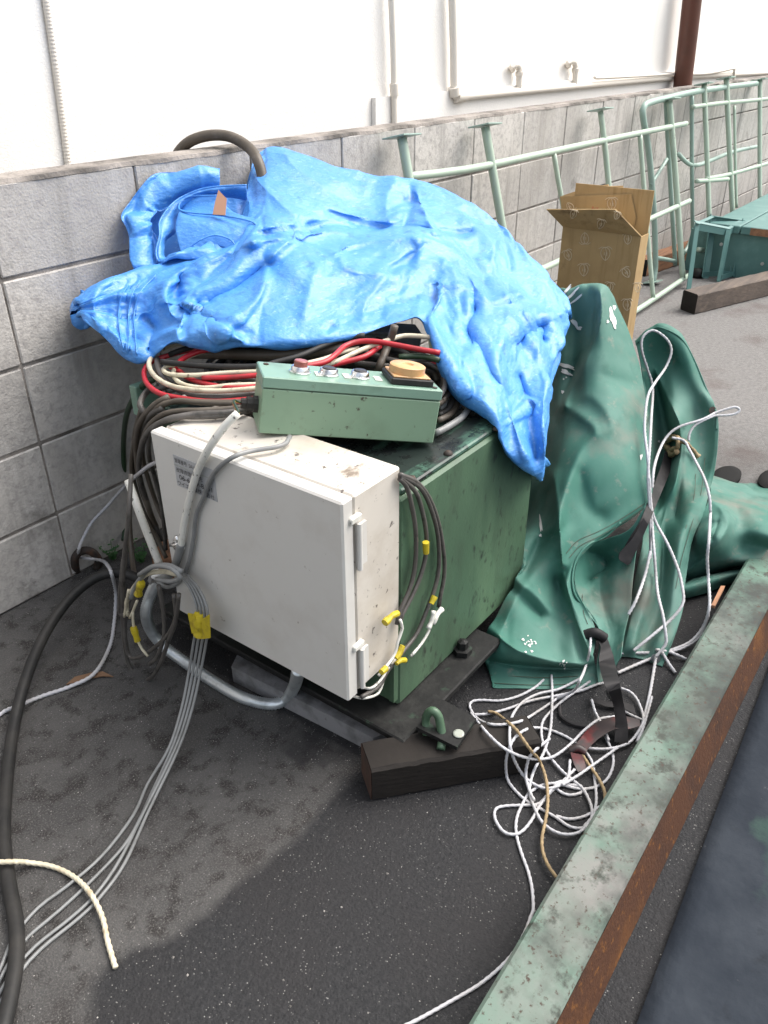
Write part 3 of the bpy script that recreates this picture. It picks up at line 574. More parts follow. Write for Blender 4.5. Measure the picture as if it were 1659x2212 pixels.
for i,(pts,lb) in enumerate((([(420,318),(421,368)],'yellow tape tag halfway up the cables on the machine side'),([(445,605),(462,570)],'yellow tape tag low on the right hand cables beside the machine'),
  ([(228,695),(262,662),(288,650)],'yellow tape flag sticking out over the cabinet edge'),([(280,860),(300,830),(312,800)],'crumpled yellow tape at the bottom of the cable bunch'),
  ([(282,885),(300,870),(322,868)],'lowest yellow tape at the corner of the machine'),([(212,925),(235,905)],'small yellow tag just under the cabinet corner'))):
    tape(pts,.0062 if i<4 else .0055,a6,('y',SY-.022),lb)
MB_=MB(); MB_.tube(Q(a6,[(495,630),(470,660),(455,700)],('y',SY-.024)),.006,10,.004,wob=.5).tube(Q(a6,[(455,640),(448,680),(432,720)],('y',SY-.024)),.005,10,.004,wob=.5)
tag(MB_.build('tape_marker',m_wcab,None,True),'clear tape wound on wire ends beside the green machine','tape')
# ---------------------------------------------------------------- cloth nets
def cr(p0,p1,p2,p3,t): return .5*((2*p1)+(p2-p0)*t+(2*p0-5*p1+4*p2-p3)*t*t+(3*p1-p0-3*p2+p3)*t**3)
def net(rows,nu,nv):
    """rows of (px,py,depth or height) control points -> nv x nu smooth grid of (px,py,depth)"""
    g_=[]
    for r_ in rows:
        rr=[]
        for (x,y,k) in r_:
            if k<1.15: q=P(x,y,k); k=(q-CP).dot(FW)
            rr.append(V((x,y,k)))
        g_.append(rr)
    def res(l,n):
        e=[l[0]*2-l[1]]+l+[l[-1]*2-l[-2]]; m=len(l)-1; o=[]
        for i in range(n):
            t=i/(n-1)*m; k=min(int(t),m-1); o.append(cr(e[k],e[k+1],e[k+2],e[k+3],t-k))
        return o
    g_=[res(r_,nu) for r_ in g_]
    cols=[res([r_[i] for r_ in g_],nv) for i in range(nu)]
    return [[cols[i][j] for i in range(nu)] for j in range(nv)]
def buckle(T,excess=.05,bend=.25,tether=.02,iters=160,seed=0,edge=.3,init=.004,lapf=.06,fine=0,crease=.012):
    """let an over-long sheet buckle over the target surface T: creases and flats like real sheeting"""
    T=T.copy(); nv,nu,_=T.shape; rs=np.random.RandomState(seed)
    du=np.zeros_like(T); dv=np.zeros_like(T); du[:,1:-1]=T[:,2:]-T[:,:-2]; du[:,0]=T[:,1]-T[:,0]; du[:,-1]=T[:,-1]-T[:,-2]
    dv[1:-1]=T[2:]-T[:-2]; dv[0]=T[1]-T[0]; dv[-1]=T[-1]-T[-2]
    Nn=np.cross(du,dv); Nn/=np.linalg.norm(Nn,axis=2,keepdims=True)+1e-9
    def sm(a,k):
        for _ in range(k):
            a=(a+np.roll(a,1,0)+np.roll(a,-1,0)+np.roll(a,1,1)+np.roll(a,-1,1))/5
        return a
    n1=sm(rs.randn(nv,nu),3); n1/=n1.std(); n2=sm(rs.randn(nv,nu),30); n2/=n2.std()
    X=T+Nn*(init*(.5*n1+n2))[:,:,None]
    ex=excess*np.clip(1+.6*(sm(rs.randn(nv,nu),60)*60),.15,2.2)
    cons=[]
    def add(di,dj,w,grow=True,mul=1):
        sl=lambda a,i,j:a[(slice(max(0,i),nv+min(0,i))),(slice(max(0,j),nu+min(0,j)))]
        A=(slice(max(0,-di),nv-max(0,di)),slice(max(0,-dj),nu-max(0,dj))); B=(slice(max(0,di),nv-max(0,-di)),slice(max(0,dj),nu-max(0,-dj)))
        L=np.linalg.norm(T[A]-T[B],axis=2)*(1+ex[A]*mul); cons.append((A,B,L,w))
    for di,dj in((0,1),(1,0)): add(di,dj,1)
    for di,dj in((1,1),(1,-1)): add(di,dj,.6)
    st=cons[:]; cons=[]
    for di,dj in((0,2),(2,0)): add(di,dj,bend)
    for di,dj in((0,4),(4,0)): add(di,dj,bend*.5)
    bd=cons; cons=st+bd
    tw=np.full((nv,nu,1),tether); m=np.zeros((nv,nu),bool); m[0]=m[-1]=True; m[:,0]=m[:,-1]=True; tw[m]=edge
    for it in range(iters):
        D=np.zeros_like(X); Wt=np.zeros((nv,nu,1))
        for A,B,L,w in cons:
            d=X[B]-X[A]; l=np.linalg.norm(d,axis=2)+1e-9
            if (A,B,L,w) in () : pass
            c=(.5*w*(l-L)/l)[:,:,None]*d
            D[A]+=c; D[B]-=c; Wt[A]+=w; Wt[B]+=w
        X=X+D/np.maximum(Wt,1)*1.6
        # bending: pull toward the local mean plane a little
        lap=(X[:-2,1:-1]+X[2:,1:-1]+X[1:-1,:-2]+X[1:-1,2:])/4-X[1:-1,1:-1]; X[1:-1,1:-1]+=lap*lapf
        X=X+(T-X)*tw
    if fine:
        Y=np.zeros((2*nv-1,2*nu-1,3)); Y[::2,::2]=X; Y[1::2,::2]=(X[1:]+X[:-1])/2; Y[:,1::2]=(Y[:,2::2]+Y[:,:-2:2])/2
        return buckle(Y,excess=fine,bend=.08,tether=.04,iters=45,seed=seed+5,edge=.3,init=crease*.15,lapf=.01)
    return X
def facets(T,layers,seed=0,soft=1,ramp=0):
    """crease pattern of stiff sheeting: flat facets meeting in sharp folds, at several sizes"""
    from mathutils.geometry import delaunay_2d_cdt
    nv,nu,_=T.shape; rs=random.Random(seed)
    su=np.concatenate([[0],np.cumsum(np.linalg.norm(T[nv//2,1:]-T[nv//2,:-1],axis=1))]); sv=np.concatenate([[0],np.cumsum(np.linalg.norm(T[1:,nu//2]-T[:-1,nu//2],axis=1))])
    H=np.zeros((nv,nu))
    for (sp_,am,wob) in layers:
        pts=[];hs=[];nu_=int(su[-1]/sp_)+4; nv_=int(sv[-1]/sp_)+4
        for i in range(-2,nu_):
            for j in range(-2,nv_):
                pts.append(V(((i+.5*(j%2)+rs.uniform(-.42,.42))*sp_,(j+rs.uniform(-.42,.42))*sp_))); hs.append(rs.gauss(0,1))
        r_=delaunay_2d_cdt(pts,[],[],0,1e-7); ov,of=r_[0],r_[2]; orig=r_[3]
        vv=[(p.x,p.y,hs[orig[k][0]]*am if orig[k] else 0) for k,p in enumerate(ov)]
        bv=BVHTree.FromPolygons(vv,[tuple(f_) for f_ in of])
        for j in range(nv):
            for i in range(nu):
                x,y=su[i],sv[j]
                if wob: n_=noise.noise_vector(V((x*9,y*9,seed+sp_*50))); x+=n_.x*wob; y+=n_.y*wob
                h=bv.ray_cast(V((x,y,1)),V((0,0,-1)))
                if h[0] is not None:
                    mk=1 if am>.008 else max(.15,min(1,.6+1.6*noise.noise(V((x*5,y*5,seed*2+sp_*30)))))
                    H[j,i]+=h[0].z*mk
    for _ in range(soft): H[1:-1,1:-1]=(H[1:-1,1:-1]*2+H[2:,1:-1]+H[:-2,1:-1]+H[1:-1,2:]+H[1:-1,:-2])/6
    du=np.zeros_like(T); dv=np.zeros_like(T); du[:,1:-1]=T[:,2:]-T[:,:-2]; du[:,0]=T[:,1]-T[:,0]; du[:,-1]=T[:,-1]-T[:,-2]
    dv[1:-1]=T[2:]-T[:-2]; dv[0]=T[1]-T[0]; dv[-1]=T[-1]-T[-2]
    lu=np.linalg.norm(du,axis=2); lv=np.linalg.norm(dv,axis=2); mk=np.clip(lu/(np.median(lu)*.6),.05,1)*np.clip(lv/(np.median(lv)*.6),.05,1)
    for _ in range(6): mk[1:-1,1:-1]=(mk[1:-1,1:-1]+mk[2:,1:-1]+mk[:-2,1:-1]+mk[1:-1,2:]+mk[1:-1,:-2])/5
    if ramp: mk=mk*np.clip((np.arange(nu)-3)/ramp,0,1)[None,:]*np.clip((nu-4-np.arange(nu))/ramp,0,1)[None,:]
    H*=mk; Nn=np.cross(du,dv); Nn/=np.linalg.norm(Nn,axis=2,keepdims=True)+1e-9
    return T+Nn*H[:,:,None]
def cloth(mb,G_,folds=(),sim=None,seed=0,lift=0):
    nv,nu=len(G_),len(G_[0]); base=len(mb.v); FS=[]
    for (pts,A,wd) in folds:
        p=[V((q.x,q.y)) for q in spline([V((a,b,0)) for a,b in pts],9)]; A=A*1.35 if sim and 'L' in sim else A; FS.append((p,A,wd,min(q.x for q in p)-3*wd,max(q.x for q in p)+3*wd,min(q.y for q in p)-3*wd,max(q.y for q in p)+3*wd))
    wallf=lambda x,y,d:P(x,y,d) if P(x,y,d).y<-.014 else P(x,y,('y',-.014))
    W_=np.zeros((nv,nu,3))
    for j in range(nv):
        for i in range(nu):
            x,y,d=G_[j][i]; q2=V((x,y)); dd=0
            for p,A,wd,xa,xb,ya,yb in FS:
                if not(xa<x<xb and ya<y<yb): continue
                m=9e9
                for a,b in zip(p,p[1:]):
                    ab=b-a; t=max(0,min(1,(q2-a).dot(ab)/ab.length_squared)); m=min(m,(q2-a-ab*t).length_squared)
                if m<wd*wd*7:
                    s_=math.sqrt(m/(wd*wd)+.05); dd+=A*(math.exp(-s_*1.6)-.014)
            W_[j,i]=wallf(x,y,max(1.16,d-dd))
    if sim and 'L' in sim: W_=facets(W_,sim['L'],seed=seed,soft=sim.get('soft',1),ramp=sim.get('ramp',0))
    elif sim: W_=buckle(W_,seed=seed,**sim); nv,nu=W_.shape[:2]; W_=facets(W_,[(.17,.008,.015),(.07,.0022,.008)],seed=seed,soft=2)
    W_[:,:,1]=np.minimum(W_[:,:,1],-.006)
    cl=.009; X_,Y_,Z_=W_[...,0],W_[...,1],W_[...,2]; ins=(X_>BX-.01)&(X_<DX+cl)&(Y_>SY-cl)&(Z_<ZT+cl)&(Y_<BYY)
    up_=ZT+cl-Z_; sd_=Y_-(SY-cl); fr_=DX+cl-X_; a_=ins&(up_<=sd_)&(up_<=fr_); b_=ins&~a_&(sd_<=fr_); c_=ins&~a_&~b_
    Z_[a_]=ZT+cl; Y_[b_]=SY-cl; X_[c_]=DX+cl
    mb.v+=[V(q) for q in W_.reshape(-1,3)]
    mb.f+=[(base+j*nu+i,base+j*nu+i+1,base+(j+1)*nu+i+1,base+(j+1)*nu+i) for j in range(nv-1) for i in range(nu-1)]
def rowify(*rows): return [list(r_) for r_ in rows]
# blue sheet
top=[(172,652,1.80),(235,615,1.84),(300,590,1.89),(395,548,1.95),(500,470,2.05),(542,352,2.17),(606,324,2.22),(720,376,2.27),(800,399,2.30),(905,395,2.32),(1000,440,2.29),(1085,490,2.25),(1125,545,2.19),(1183,597,2.13),(1222,665,2.07)]
bot=[(178,690,1.79),(232,738,1.77),(298,782,1.75),(380,737,1.71),(450,742,1.69),(530,744,1.69),(600,741,1.70),(700,735,1.72),(780,720,1.75),(868,692,1.79),(918,696,1.79),(985,835,1.69),(1060,895,1.64),(1098,975,1.65),(1166,1026,1.73)]
bow=[.00,.02,.03,.06,.09,.10,.11,.11,.11,.10,.07,.07,.06,.05,.02]
def mid(t,sh): 
    o=[]
    for i,(a,b_) in enumerate(zip(top,bot)):
        o.append((a[0]+(b_[0]-a[0])*t,a[1]+(b_[1]-a[1])*t,a[2]+(b_[2]-a[2])*t-bow[i]*math.sin(math.pi*t)*sh))
    return o
right=mid(.25,.8),mid(.5,1),mid(.75,1)
rows=[[(x+4,y+26,d+.16) for x,y,d in top],[(x,y+3,d+.05) for x,y,d in top],[(x,y+1,d) for x,y,d in top],right[0],right[1],right[2],[(x,y-2,d-.02) for x,y,d in bot],[(x,y,d+.02) for x,y,d in bot],[(x,y-14,d+.07) for x,y,d in bot],[(x,y-(60 if i<11 else 30),d+(.30 if i<11 else .12)) for i,(x,y,d) in enumerate(bot)]]
# widen the right border so the sheet turns away
for r_ in rows:
    x,y,d=r_[-1]; r_.append((x-6,y+2,d+.14)); x,y,d=r_[0]; r_.insert(0,(x+10,y,d+.10))
rp=right
for k,(xx,yy) in zip((3,4,5),((1218,740),(1197,830),(1190,920))):
    rows[k][-2]=(xx,yy,rows[k][-2][2]); rows[k][-1]=(xx-8,yy+4,rows[k][-2][2]+.14)
for i_,dm in ((-2,1.70),(-3,1.70),(-4,1.70),(-5,1.74)):
    x,y,d=rows[5][i_]; rows[5][i_]=(x,y,min(d,dm)); x,y,d=rows[4][i_]; rows[4][i_]=(x,y,min(d,dm+.12))
GB=net(rows,380,290)
D_=lambda a,l:[a(*p) for p in l]
folds=[(D_(a2,[(330,745),(480,710),(640,668),(800,648),(1000,676),(1200,672),(1400,694),(1640,712)]),.035,12),
 (D_(a2,[(370,690),(640,645),(800,622),(1000,655),(1200,648),(1400,668),(1640,690)]),-.045,12),
 (D_(a2,[(1290,450),(1270,560),(1235,660)]),-.05,20),(D_(a2,[(1310,440),(1350,530),(1420,680)]),.035,12),(D_(a2,[(1180,400),(1130,480),(1150,640)]),.02,22),
 (D_(a2,[(800,560),(950,610),(1150,655)]),-.03,14),(D_(a2,[(790,540),(900,570),(1050,560)]),.018,14),
 (D_(a2,[(420,880),(260,1000),(80,1110)]),-.06,26),(D_(a2,[(650,660),(480,790),(420,880),(360,1080),(150,1290)]),.03,16),
 (D_(a2,[(0,860),(200,780),(330,745)]),.03,16),(D_(a2,[(0,1190),(90,1250),(260,1330)]),.03,12),(D_(a2,[(0,1120),(60,1200),(110,1240)]),-.04,12),
 (D_(a2,[(1330,790),(1250,850),(1170,895)]),-.035,14),(D_(a2,[(830,790),(950,740),(1280,720),(1330,790)]),.025,13),(D_(a2,[(860,830),(880,900),(1040,930),(1220,910)]),.018,16),
 (D_(a2,[(1430,985),(1420,1090),(1370,1200)]),-.02,8),(D_(a2,[(1450,985),(1455,1060),(1400,1190),(1460,1400),(1600,1640)]),.035,11),(D_(a2,[(1440,985),(1640,1010)]),.03,9),
 (D_(a7,[(10,130),(180,150),(200,260)]),-.022,9),(D_(a7,[(190,110),(250,220),(330,230),(420,190)]),.03,12),(D_(a7,[(200,270),(170,370),(180,440)]),-.045,12),
 (D_(a7,[(400,440),(520,350),(540,420)]),-.035,12),(D_(a7,[(440,330),(580,300),(640,280)]),.025,14),(D_(a7,[(330,420),(300,560),(380,780),(450,1000)]),.025,14),
 (D_(a7,[(190,400),(270,560),(360,700)]),-.03,14),(D_(a7,[(420,600),(470,760),(500,1000)]),-.03,12),(D_(a7,[(560,600),(540,800),(560,1050)]),.02,12),
 (D_(a1,[(780,985),(730,1060),(712,1180),(722,1290),(745,1400)]),.004,6),(D_(a1,[(850,960),(790,1060),(772,1180),(775,1290),(770,1405)]),.004,6),(D_(a1,[(950,930),(840,1040),(805,1180),(812,1300),(825,1440)]),.004,6),
 (D_(a1,[(765,990),(718,1060),(700,1180),(708,1290)]),-.003,5),(D_(a1,[(830,965),(765,1080),(752,1180),(756,1300)]),-.003,5),(D_(a1,[(920,935),(815,1070),(788,1180),(792,1300)]),-.003,5),
 (D_(a1,[(1110,880),(1010,1000),(990,1080),(1020,1170)]),.03,12),(D_(a1,[(1080,960),(1060,1100),(1250,1230)]),-.045,12),(D_(a1,[(1000,1100),(1130,1120),(1270,1210)]),.03,9),
 (D_(a1,[(870,1200),(930,1280),(900,1400)]),-.04,14),(D_(a1,[(640,1000),(560,1100),(600,1280)]),.012,12),(D_(a1,[(1100,1170),(1060,1290),(1110,1400)]),.025,14),
 (D_(a2,[(300,300),(420,420),(600,560)]),.02,18),(D_(a2,[(520,200),(600,300),(760,420)]),.022,18),(D_(a2,[(330,240),(300,330),(310,440)]),-.03,12),(D_(a2,[(700,320),(850,400),(1000,430)]),.015,18),
 (D_(a2,[(820,780),(700,960),(640,1180)]),.015,22),(D_(a2,[(1130,950),(1010,1100),(1000,1180)]),.012,20)]
tb=MB(); cloth(tb,GB,folds,sim=dict(L=[(.15,.012,.004),(.065,.0050,.002),(.030,.0022,.001),(.014,.0007,.0)],soft=1,ramp=14),seed=12)
# upper left bundle of the same sheet
def strip(A_,B_,nu,nv,d0,bulge,mb,seed,am=.5):
    """band between two lines of (px,py,depth)"""
    rows=[]
    m=len(A_)
    for t,bu in((-.06,-.05),(0,0),(.3,1),(.7,1),(1,0),(1.04,-.05)):
        rows.append([(a[0]+(b_[0]-a[0])*t,a[1]+(b_[1]-a[1])*t,a[2]+(b_[2]-a[2])*t-bulge*bu) for a,b_ in zip(A_,B_)])
    cloth(mb,net(rows,nu,nv),(),sim=dict(L=[(.06,.009*am,.006),(.025,.0028*am,.003)]),seed=seed)
def L1(pts,d): return [(*a1(p[0],p[1]),p[2] if len(p)>2 else d) for p in pts]
# pocket backing
cloth(tb,net([L1([(830,520),(1000,430),(1300,400),(1480,420)],2.12),L1([(850,680),(1000,640),(1300,620),(1560,640)],2.10),L1([(870,820),(1000,830),(1300,800),(1600,760)],2.02),L1([(830,930),(1000,900),(1300,860),(1600,800)],1.97)],60,50),(),sim=dict(L=[(.07,.006,.006),(.03,.002,.003)]),seed=4)
# outer rolled band: top flap then down the left
strip(L1([(1318,305,2.06),(1180,320,2.05),(1060,330,2.04),(930,345,2.02),(850,420,2.0),(790,510,1.98),(740,585,1.96),(770,660,1.96),(790,760,1.95),(800,850,1.94),(818,925,1.93)],2),
      L1([(1318,412,2.06),(1200,425,2.06),(1090,470,2.05),(970,545,2.03),(940,540,2.01),(930,560,2.0),(900,600,1.99),(895,640,1.99),(930,720,1.98),(945,800,1.97),(960,860,1.96)],2),170,50,0,.014,tb,5,1.0)
# second band
strip(L1([(1480,402,2.03),(1330,408,2.03),(1200,428,2.03),(1080,480,2.02),(1010,540,2.0),(960,620,1.98),(962,700,1.96),(938,790,1.95),(950,850,1.94),(1000,855,1.93)],2),
      L1([(1480,480,2.07),(1340,470,2.06),(1220,480,2.06),(1120,530,2.05),(1060,600,2.03),(1050,680,2.01),(995,730,1.99),(985,780,1.97),(985,830,1.96),(1015,845,1.94)],2),150,30,0,.010,tb,6,.5)
# inner sheet
cloth(tb,net([L1([(1300,455),(1150,465),(1085,500),(1075,545),(1100,560)],2.04),L1([(1400,560),(1300,575),(1200,570),(1130,560),(1078,550)],2.0),L1([(1560,610),(1400,620),(1250,615),(1130,620),(1055,640)],1.975),L1([(1580,690),(1420,690),(1260,700),(1140,720),(1062,720)],1.96),L1([(1500,790),(1380,780),(1260,760),(1150,790),(1085,800)],1.955)],70,60),(),sim=dict(L=[(.07,.004,.006),(.03,.001,.003)]),seed=7)
# crumpled tip in front
cloth(tb,net([L1([(1060,830),(1180,760),(1280,722),(1340,770),(1420,740)],1.95),L1([(1000,860),(1150,830),(1260,780),(1340,800),(1440,790)],1.93),L1([(960,890),(1100,870),(1240,850),(1340,840),(1460,820)],1.92)],60,40),(),sim=dict(L=[(.06,.010,.006),(.025,.004,.003)]),seed=8)
tarp=tb.build('blue_tarpaulin',m_blue,None,True)
sb_=tarp.modifiers.new('thickness','SOLIDIFY'); sb_.thickness=.0012
tag(tarp,'crumpled bright blue plastic sheet thrown over the green machine','tarpaulin')
tbv=BVHTree.FromPolygons([tuple(v) for v in tb.v],tb.f)
def ont(a,pts,off=.002):
    o=[];last=1.85
    for q in spline([V((*a(*p),0)) for p in pts],6):
        d=ray(q.x,q.y); L_=d.length; h=tbv.ray_cast(CP,d/L_)
        if h[0] is not None: last=(h[0]-CP).dot(FW)
        o.append(last)
    for _ in range(2): o=[o[0]]+[min(o[i],(o[i-1]+o[i]+o[i+1])/3) for i in range(1,len(o)-1)]+[o[-1]]
    return [P(q.x,q.y,k-off) for q,k in zip(spline([V((*a(*p),0)) for p in pts],6),o)]
hem=MB()
for pts in ([(770,1000),(728,1070),(712,1180),(722,1290),(742,1385)],[(840,975),(788,1065),(772,1180),(775,1290),(770,1390)],[(935,940),(840,1045),(805,1180),(812,1300),(822,1420)]): hem.tube(ont(a1,pts),.0019,7,.006)
for pts,dd in (([(1480,400,2.015),(1330,406,2.015),(1200,426,2.015),(1080,478,2.005),(1010,538,1.985),(958,620,1.965),(958,700,1.945),(936,790,1.935),(950,852,1.925),(1000,857,1.915)],0),([(1300,462,2.02),(1150,468,2.02),(1088,500,2.02),(1074,540,2.0),(1120,562,1.985),(1290,578,1.98),(1440,600,1.965),(1530,630,1.955),(1556,690,1.945)],0),([(1100,800,1.94),(1200,730,1.94),(1290,700,1.945),(1380,725,1.945),(1410,760,1.94)],0)):
    hem.tube(Q(a1,pts),.0022,8,.006)
hem.build('hem_cord',m_blue,tarp,True)
MB().prism(Q(a1,[(1310,428),(1335,455),(1360,480),(1352,580),(1275,575),(1290,500)],1.965),FW*.002).build('tape_patch',m_tape,tarp)
# ---------------------------------------------------------------- green cover
def r7(l,d): return [(*a7(p[0],p[1]),d+(p[2] if len(p)>2 else 0)) for p in l]
def r6(l,d): return [(*a6(p[0],p[1]),d+(p[2] if len(p)>2 else 0)) for p in l]
gtm=MB()
rows=[r7([(640,190),(700,175),(760,165),(815,160),(850,170),(872,195)],2.42),
 r7([(630,165,.02),(700,148),(760,140,-.01),(818,135,-.03),(862,150,-.02),(885,182,.02)],2.31),
 r7([(620,400,.10),(700,390,.08),(770,340,.02),(828,290,-.05),(890,300,-.03),(945,320,.03)],2.27),
 r7([(615,650,.10),(690,620,.06),(755,560,-.02),(840,540,-.05),(950,560,-.02),(1035,560,.04)],2.22),
 r7([(598,860,.06),(670,840,0),(770,830,-.04),(870,820,-.06),(980,820,-.03),(1068,820,.03)],2.15),
 r7([(570,1100,.05),(640,1090,-.02),(760,1080,-.05),(880,1070,-.05),(980,1060,-.03),(1068,1050,.02)],2.06),
 r6([(960,200,.06),(1030,210,-.03),(1100,215,-.04),(1200,200,-.04),(1330,175,-.02),(1445,140,.02)],2.02),
 r6([(870,320,.04),(960,340,0),(1030,350,-.04),(1090,370,-.03),(1140,375,-.03),(1190,335,0)],1.98),
 r6([(790,490,.03),(880,500,-.02),(960,510,0),(1040,510,.02),(1080,500,-.02),(1106,490,-.02)],1.94),
 r6([(712,680,.03),(820,690,-.02),(930,690,-.01),(1040,680,.02),(1120,670,-.02),(1215,700,-.01)],1.895),
 r6([(702,850,.02),(820,830,-.03),(930,850,-.02),(1040,870,.0),(1130,860,-.02),(1205,850,-.01)],1.84),
 r6([(712,905,.02),(830,915,.0),(930,915,.01),(1040,915,.01),(1140,910,0),(1215,900,.0)],1.84),
 r6([(740,995,.0),(840,998),(930,1000),(1040,1000),(1150,994),(1235,972)],.004)]
gf=[(D_(a7,[(825,180),(828,290),(760,480),(640,740)]),.05,14),(D_(a7,[(800,200),(770,420),(690,560),(630,720)]),-.04,14),
 (D_(a7,[(650,735),(760,690),(850,760),(880,850),(820,880)]),.016,16),(D_(a7,[(660,740),(800,860),(720,980),(640,1200),(620,1350)]),.035,20),(D_(a7,[(850,600),(1000,640)]),-.03,26),
 (D_(a7,[(720,1080),(760,1240),(840,1300)]),-.025,22),(D_(a6,[(1010,0),(1030,120),(1045,260),(1060,420)]),.035,14),(D_(a6,[(980,100),(950,300),(880,470)]),-.03,20),
 (D_(a6,[(800,500),(870,580),(950,660)]),-.04,16),(D_(a6,[(830,480),(930,560),(1000,640)]),.025,14),(D_(a6,[(720,720),(850,820),(1000,870),(1140,890)]),.035,14),(D_(a6,[(720,870),(860,895),(1000,905),(1150,905)]),-.035,9),
 (D_(a6,[(1030,500),(1090,620),(1150,860)]),-.03,14),(D_(a6,[(1060,470),(1110,640),(1190,840)]),.03,10),(D_(a6,[(860,540),(780,700),(760,800)]),.025,18)]
for r_ in rows[:9]: x,y,d=r_[0]; r_.insert(0,(x-45,y+4,d+.17))
for r_ in rows[9:]: x,y,d=r_[0]; r_.insert(0,(x+3,y-4,d+(.05 if d>1.15 else .0)))
cloth(gtm,net(rows,110,170),gf,sim=dict(excess=.012,bend=.5,tether=.03,iters=120,init=.003),seed=21)
rows=[r6([(1185,322,-.01),(1270,300,.01),(1370,255,.0),(1450,135,.0)],2.01),r6([(1128,400,.0),(1230,400,.07),(1330,380,.04),(1412,340,.0)],1.985),r6([(1112,500,.01),(1220,500,.08),(1320,500,.03),(1392,490)],1.955),
 r6([(1155,620,.01),(1235,620,.06),(1305,620,.03),(1372,640)],1.92),r6([(1218,740,.0),(1262,740,.03),(1305,750,.02),(1348,740)],1.88),r6([(1212,890,.0),(1252,890,.02),(1292,885,.01),(1330,850)],1.83),r6([(1222,975,0),(1250,962),(1272,942),(1300,920)],.006)]
cloth(gtm,net(rows,60,90),[(D_(a6,[(1180,360),(1250,390),(1260,440),(1180,500)]),-.04,14),(D_(a6,[(1240,450),(1200,520),(1160,560)]),.02,12)],sim=dict(excess=.01,bend=.5,tether=.03,iters=60,init=.002),seed=22)
rows=[r7([(1000,440,.1),(1060,390,.1),(1130,372,.1),(1215,420,.1),(1270,510,.1)],2.42),r7([(1000,425,.02),(1058,370,.0),(1130,350,-.02),(1222,398,-.01),(1285,495,.0)],2.40),
 r7([(1030,560,.03),(1100,540,.06),(1180,530,.04),(1270,580,-.01),(1352,650,0)],2.38),r7([(1050,780,.02),(1120,780,.10),(1200,780,.0),(1310,770,.05),(1405,780,.0)],2.33),
 r7([(1055,930,.0),(1140,960,.12),(1230,930,.0),(1330,930,.04),(1408,930,.0)],2.29),r7([(1050,1100,.0),(1120,1120,.11),(1205,1090,-.02),(1310,1090,.03),(1385,1100,.0)],2.24),
 r7([(1040,1250,.0),(1105,1260,.08),(1180,1240,.05),(1270,1240,-.02),(1345,1240,.0)],2.15),r7([(1025,1420,.0),(1090,1420,.04),(1150,1420,.06),(1220,1400,-.03),(1290,1400,.0)],2.07),
 r7([(1000,1600,.01),(1070,1600,-.02),(1130,1600,.05),(1190,1600,-.02),(1252,1600,.0)],2.01),r6([(1365,640,.02),(1430,640,-.01),(1500,640,.03),(1560,640,-.01),(1618,640,0)],1.955),
 r6([(1335,790,.02),(1390,790,0),(1440,800,.03),(1500,800,0),(1570,780)],1.895),r6([(1305,850,.0),(1370,855),(1430,862),(1480,882),(1522,897)],.004)]
gf2=[(D_(a7,[(1100,560),(1150,700),(1230,860),(1210,1100),(1110,1280)]),.035,13),(D_(a7,[(1090,620),(1130,760),(1170,900)]),-.05,14),(D_(a7,[(1240,860),(1225,1080),(1200,1300)]),-.045,12),(D_(a7,[(1350,700),(1390,860),(1370,1060),(1260,1500)]),.015,16)]
cloth(gtm,net(rows,90,170),gf2,sim=dict(excess=.012,bend=.5,tether=.03,iters=100,init=.003),seed=23)
def r16(l,k): return [(*a16(p[0],p[1]),p[2] if len(p)>2 else k) for p in l]
rows=[r16([(560,10),(900,100),(1150,120),(1349,140),(1600,170)],.005),r16([(560,60,.03),(850,130,.04),(1120,190,.04),(1349,250,.04),(1600,330,.04)],.03),r16([(555,80),(800,165),(1100,265),(1349,375),(1600,450)],.13),r16([(540,260),(760,340),(1000,440),(1300,570),(1600,680)],.17),
 r16([(460,500,.19),(700,570,.2),(950,690),(1200,800),(1500,900)],.17),r16([(290,850),(560,880,.2),(800,930,.15),(1080,990,.12),(1350,1050,.12)],.15),r16([(220,1150),(450,1180),(700,1200),(900,1220),(1200,1230)],.09),
 r16([(190,1480),(350,1430),(550,1390),(750,1350),(1000,1280)],.02),r16([(185,1580),(400,1500),(600,1440),(860,1385),(1100,1350)],.06),r16([(170,1740),(400,1690),(600,1620),(760,1550),(1000,1480)],.012)]
cloth(gtm,net(rows,110,110),[(D_(a16,[(520,330),(700,500),(790,700),(700,900),(450,1180),(220,1360)]),.03,10),(D_(a16,[(560,700),(640,690),(560,900)]),-.05,12),(D_(a16,[(230,1480),(500,1420),(850,1330)]),-.06,9)],sim=dict(excess=.02,bend=.5,tether=.03,iters=100,init=.004),seed=24)
gt=gtm.build('green_canvas_cover',m_gtarp,None,True)
sb_=gt.modifiers.new('smooth','SUBSURF'); sb_.levels=sb_.render_levels=1; sb_=gt.modifiers.new('thickness','SOLIDIFY'); sb_.thickness=.002
tag(gt,'heavy dark green canvas cover with white paint splashes, slumped beside the machine','tarpaulin')
bvh=BVHTree.FromPolygons([tuple(v) for v in gtm.v],gtm.f)
def on(a,pts,off=.006,dflt=2.1):
    o=[];last=dflt
    for p in pts:
        x,y=a(p[0],p[1]); d=ray(x,y); L_=d.length; h=bvh.ray_cast(CP,d/L_)
        if h[0] is not None: last=(h[0]-CP).dot(FW); 
        k=p[2] if len(p)>2 else last-off
        o.append(P(x,y,k))
    return o
